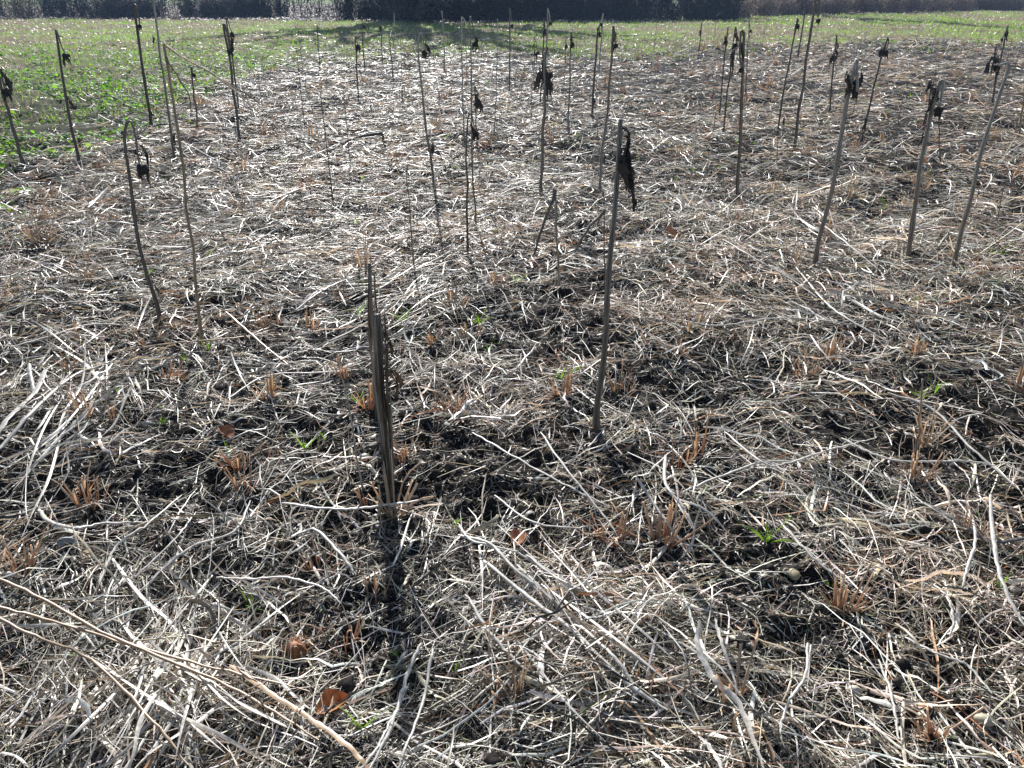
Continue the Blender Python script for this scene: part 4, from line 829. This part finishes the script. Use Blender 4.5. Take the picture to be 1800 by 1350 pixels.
def tree(x, y, label, trunks, H, r, seed, group=None, col=(0.075, 0.062, 0.055), maxl=3, name='bare_tree', shade_ivy=0):
    rg = np.random.default_rng(seed); root = link(name, None, None, (x, y, float(height(x, y, False)))); tag(root, label, 'tree', group); lv = {}
    for k in range(trunks):
        a = 6.28*k/trunks + rg.uniform(-0.4, 0.4)
        if trunks == 7: a = 1.57 if k % 2 else -1.57
        tilt = (0.03, 0.22, 0.20, 0.45, 0.42, 0.72, 0.66)[k] if trunks == 7 else 0.0 if trunks == 1 else rg.uniform(0.3, 0.85)
        d = np.array([math.sin(a)*math.sin(tilt), math.cos(a)*math.sin(tilt), math.cos(tilt)])
        limb(lv, np.array([math.sin(a)*0.15*(trunks > 1), math.cos(a)*0.15*(trunks > 1), -0.1]), d, H*0.5, r, 0, rg, maxl)
    for nm, ls, sd, m in (('trunk', [0], 10, M_BARK), ('limbs', [1], 7, M_BARK), ('crown', [2, 3, 4], 3, M_TWIG)):
        b = Batch()
        for l in ls:
            if l in lv: tubes(np.array([q for q, _ in lv[l]]), np.array([w_ for _, w_ in lv[l]]), sd, col, batch=b)
        if b.n: link(nm, b.mesh(nm, m), root)
    if shade_ivy:  # leaf sleeves added so that trunk and limbs throw broader shadows
        N = shade_ivy; segs = [q for l in (0, 1) for q, _ in lv[l]]; w8 = np.array([6.0]*len(lv[0])+[0.7]*len(lv[1])); i = rg.choice(len(segs), N, p=w8/w8.sum()); S_ = np.array(segs)
        t = rg.random(N)*4.99; k = t.astype(int); c = S_[i, k]+(S_[i, k+1]-S_[i, k])*(t-k)[:, None] + rg.normal(0, 1, (N, 3))*np.where(i < len(lv[0]), 0.20, 0.1)[:, None]
        dd = norm(rg.normal(0, 1, (N, 3)))*rg.uniform(0.05, 0.09, (N, 1)); c[:, 2] = np.maximum(c[:, 2], 0.05)
        link('shade_ivy', straps(np.stack([c-dd, c, c+dd], 1), np.linalg.norm(dd, axis=1)[:, None]*np.array([0.4, 0.8, 0.2]), np.array((0.03, 0.04, 0.022))*rg.uniform(0.6, 1.4, (N, 1)), fold=0.3).mesh('shade_ivy', M_TWIG), root)
    return root
def at(px, py, back=0.0):
    p = G(px, py); r = math.hypot(p.x, p.y); return p.x*(r+back)/r, p.y*(r+back)/r
x, y = at(714, 39, 1.2); tree(x, y, 'large many-stemmed tree with leaf sleeves added to broaden its fan of shadows over the field', 7, 15.0, 0.30, 21, shade_ivy=40000, maxl=2)
x, y = at(1400, 26, 1.5); tree(x, y, 'slim bare tree in the right hedge throwing a long thin shadow', 1, 13, 0.2, 22, shade_ivy=6000)
x, y = at(1275, 31, 2.0); tree(x, y, 'young bare tree at the left end of the reddish thicket', 1, 6, 0.08, 23)
x, y = at(1440, 24, 3.0); tree(x, y, 'bare tree with twin stems right of the slim hedge tree', 2, 7, 0.09, 24)
x, y = at(150, 33, 4.0); tree(x, y, 'thin bare tree at the left hedge between two dark shrubs', 2, 5, 0.06, 25)
x, y = at(605, 34, 3.0); tree(x, y, 'thin bare tree right of the wide hedge gap', 2, 5.5, 0.07, 26)
x, y = at(1535, 22, 3.0); tree(x, y, 'low bare tree inside the reddish thicket', 3, 5, 0.06, 27)

def shrub_meshes(seed, Wd, H, n_st, n_leaf, leafcol, stemcol):
    rg = np.random.default_rng(seed); b = Batch(); K = 6; u = np.linspace(0, 1, K)
    bx = rg.uniform(-Wd*0.45, Wd*0.45, n_st); by = rg.uniform(-0.5, 0.5, n_st); h = H*rg.uniform(0.5, 1.0, n_st); lx = rg.normal(0, 0.25, n_st)+bx/Wd*0.5; ly = rg.normal(0, 0.2, n_st)
    P = np.stack([bx[:, None]+lx[:, None]*h[:, None]*u**1.3, by[:, None]+ly[:, None]*h[:, None]*u, h[:, None]*u-0.05], -1) + rg.normal(0, 0.02, (n_st, K, 3))
    tubes(P, rg.uniform(0.010, 0.028, n_st)[:, None]*np.linspace(1, 0.35, K), 4, np.array(stemcol)*rg.uniform(0.7, 1.4, (n_st, 1)), batch=b)
    stems = b.mesh('stems', M_BARK)
    b = Batch(); N = n_st*9; i = rg.integers(0, n_st, N); t = rg.uniform(0.05, 1, N); kk = np.minimum((t*(K-1)).astype(int), K-2); base = P[i, kk] + (P[i, kk+1]-P[i, kk])*((t*(K-1)-kk)[:, None])
    d = norm(rg.normal(0, 1, (N, 3))*np.array([1, 0.7, 0.7])+np.array([0, 0, 0.25])); L = rg.uniform(0.15, 0.6, N); v = np.linspace(0, 1, 4)
    T = base[:, None]+d[:, None]*L[:, None, None]*v[None, :, None]+rg.normal(0, 0.02, (N, 4, 3))
    tubes(T, np.full((N, 4), 0.0045)*np.array([1.2, 1, .8, .5]), 3, np.array(stemcol)*rg.uniform(0.7, 1.5, (N, 1)), batch=b)
    if n_leaf:
        j = rg.integers(0, N, n_leaf); c = T[j, rg.integers(0, 4, n_leaf)]+rg.normal(0, 0.06, (n_leaf, 3)); c[:, 2] = np.abs(c[:, 2]); dd = norm(rg.normal(0, 1, (n_leaf, 3)))*rg.uniform(0.03, 0.06, (n_leaf, 1))
        straps(np.stack([c-dd, c, c+dd], 1), np.linalg.norm(dd, axis=1)[:, None]*np.array([0.3, 0.6, 0.2]), np.array(leafcol)*rg.uniform(0.6, 1.4, (n_leaf, 1)), b, 0.3)
    return stems, b.mesh('crown', M_TWIG)
DK = [shrub_meshes(900+k, 3.2, 2.3, 70, 9000, (0.022, 0.026, 0.02), (0.04, 0.034, 0.034)) for k in range(4)]
RB = [shrub_meshes(920+k, 3.0, 1.3, 110, 2200, (0.22, 0.15, 0.11), (0.30, 0.23, 0.18)) for k in range(3)]
TH = [shrub_meshes(950+k, 1.6, 2.0, 9, 500, (0.05, 0.045, 0.03), (0.05, 0.042, 0.04)) for k in range(2)]
YL = [shrub_meshes(940, 2.6, 2.0, 50, 2500, (0.22, 0.19, 0.07), (0.08, 0.065, 0.05))]
def shrub(px, py, back, kind, s, label, group):
    x, y = at(px, py, back); root = link('hedge_shrub', None, None, (x, y, float(height(x, y, False)))); root.scale = (s, s, s*random.uniform(0.9, 1.1)); root.rotation_euler[2] = random.choice([0, math.pi])+random.uniform(-0.2, 0.2)-math.atan2(x, y)
    st_, cr = kind[random.randrange(len(kind))]; link('stems', st_, root); link('crown', cr, root); tag(root, label, 'shrub', group)
GD, GR = 'dark hedge shrubs beyond the field', 'reddish bramble bushes of the right thicket'
for px in list(range(192, 262, 22)) + list(range(356, 480, 30)): shrub(px, 35, 3.2, DK, 0.62, 'dark twiggy hedge shrub left of the wide sunlit gap in the hedge', GD)
for px in list(range(636, 690, 26)): shrub(px, 38, 3.2, DK, 0.66, 'dark hedge shrub between the wide gap and the shadow-casting tree', GD)
for px in list(range(760, 1130, 46)) + list(range(1218, 1256, 30)):
    shrub(px, 39, 2.6, DK, 0.85, 'dark dense shrub of the unbroken hedge behind the field centre', GD)
for px in range(780, 1120, 60): shrub(px, 39, 4.6, DK, 0.9, 'dark dense shrub in the second row of the centre hedge', 'second row of dark hedge shrubs')
for px in (10, 60): shrub(px, 34, 3.4, YL, 0.8, 'yellow-leaved shrub at the left end of the hedge', 'yellow-leaved shrubs at the left end of the hedge')
shrub(120, 34, 3.6, DK, 0.7, 'low dark shrub beside the yellow-leaved ones', GD)
for px in (292, 322, 516, 540, 566, 590, 1140, 1165, 1190): shrub(px, 36, 3.4+random.uniform(0, 2), TH, 0.8, 'thin open bush of bare stems standing in a gap of the hedge', 'thin bare bushes in the hedge gaps')
for px in range(1275, 1960, 44): shrub(px, float(np.interp(px, [1250, 1400, 1600, 1800, 2000], [33, 27, 22, 17, 15])), 2.2+random.uniform(-.4, .8), RB, 0.9, 'low reddish brown bramble bush in the thicket at the right field edge', GR)
for px in (1395, 1700, 1760): shrub(px, float(np.interp(px, [1250, 1400, 1600, 1800, 2000], [33, 27, 22, 17, 15])), 4.5, DK, 0.95, 'dark shrub rising behind the reddish thicket', 'dark shrubs behind the right thicket')

# ------------------------------------------------------------------ thin haze volume added to imitate veil glare in the lens
def haze():
    bpy.ops.mesh.primitive_cube_add(size=1); o = bpy.context.object; o.name = 'haze'; o.scale = (4600, 4600, 16); o.location = (0, 0, 6.5)
    m = bpy.data.materials.new('haze'); m.use_nodes = True; n = m.node_tree; n.nodes.clear(); out = n.nodes.new('ShaderNodeOutputMaterial'); v = n.nodes.new('ShaderNodeVolumePrincipled')
    v.inputs['Color'].default_value = (0.42, 0.62, 1.0, 1); v.inputs['Density'].default_value = 0.0009; v.inputs['Anisotropy'].default_value = 0.2
    n.links.new(v.outputs[0], out.inputs['Volume']); o.data.materials.append(m); o['kind'] = 'stuff'; o['label'] = 'thin bluish haze added to imitate lens glare over the far hedge'
haze()
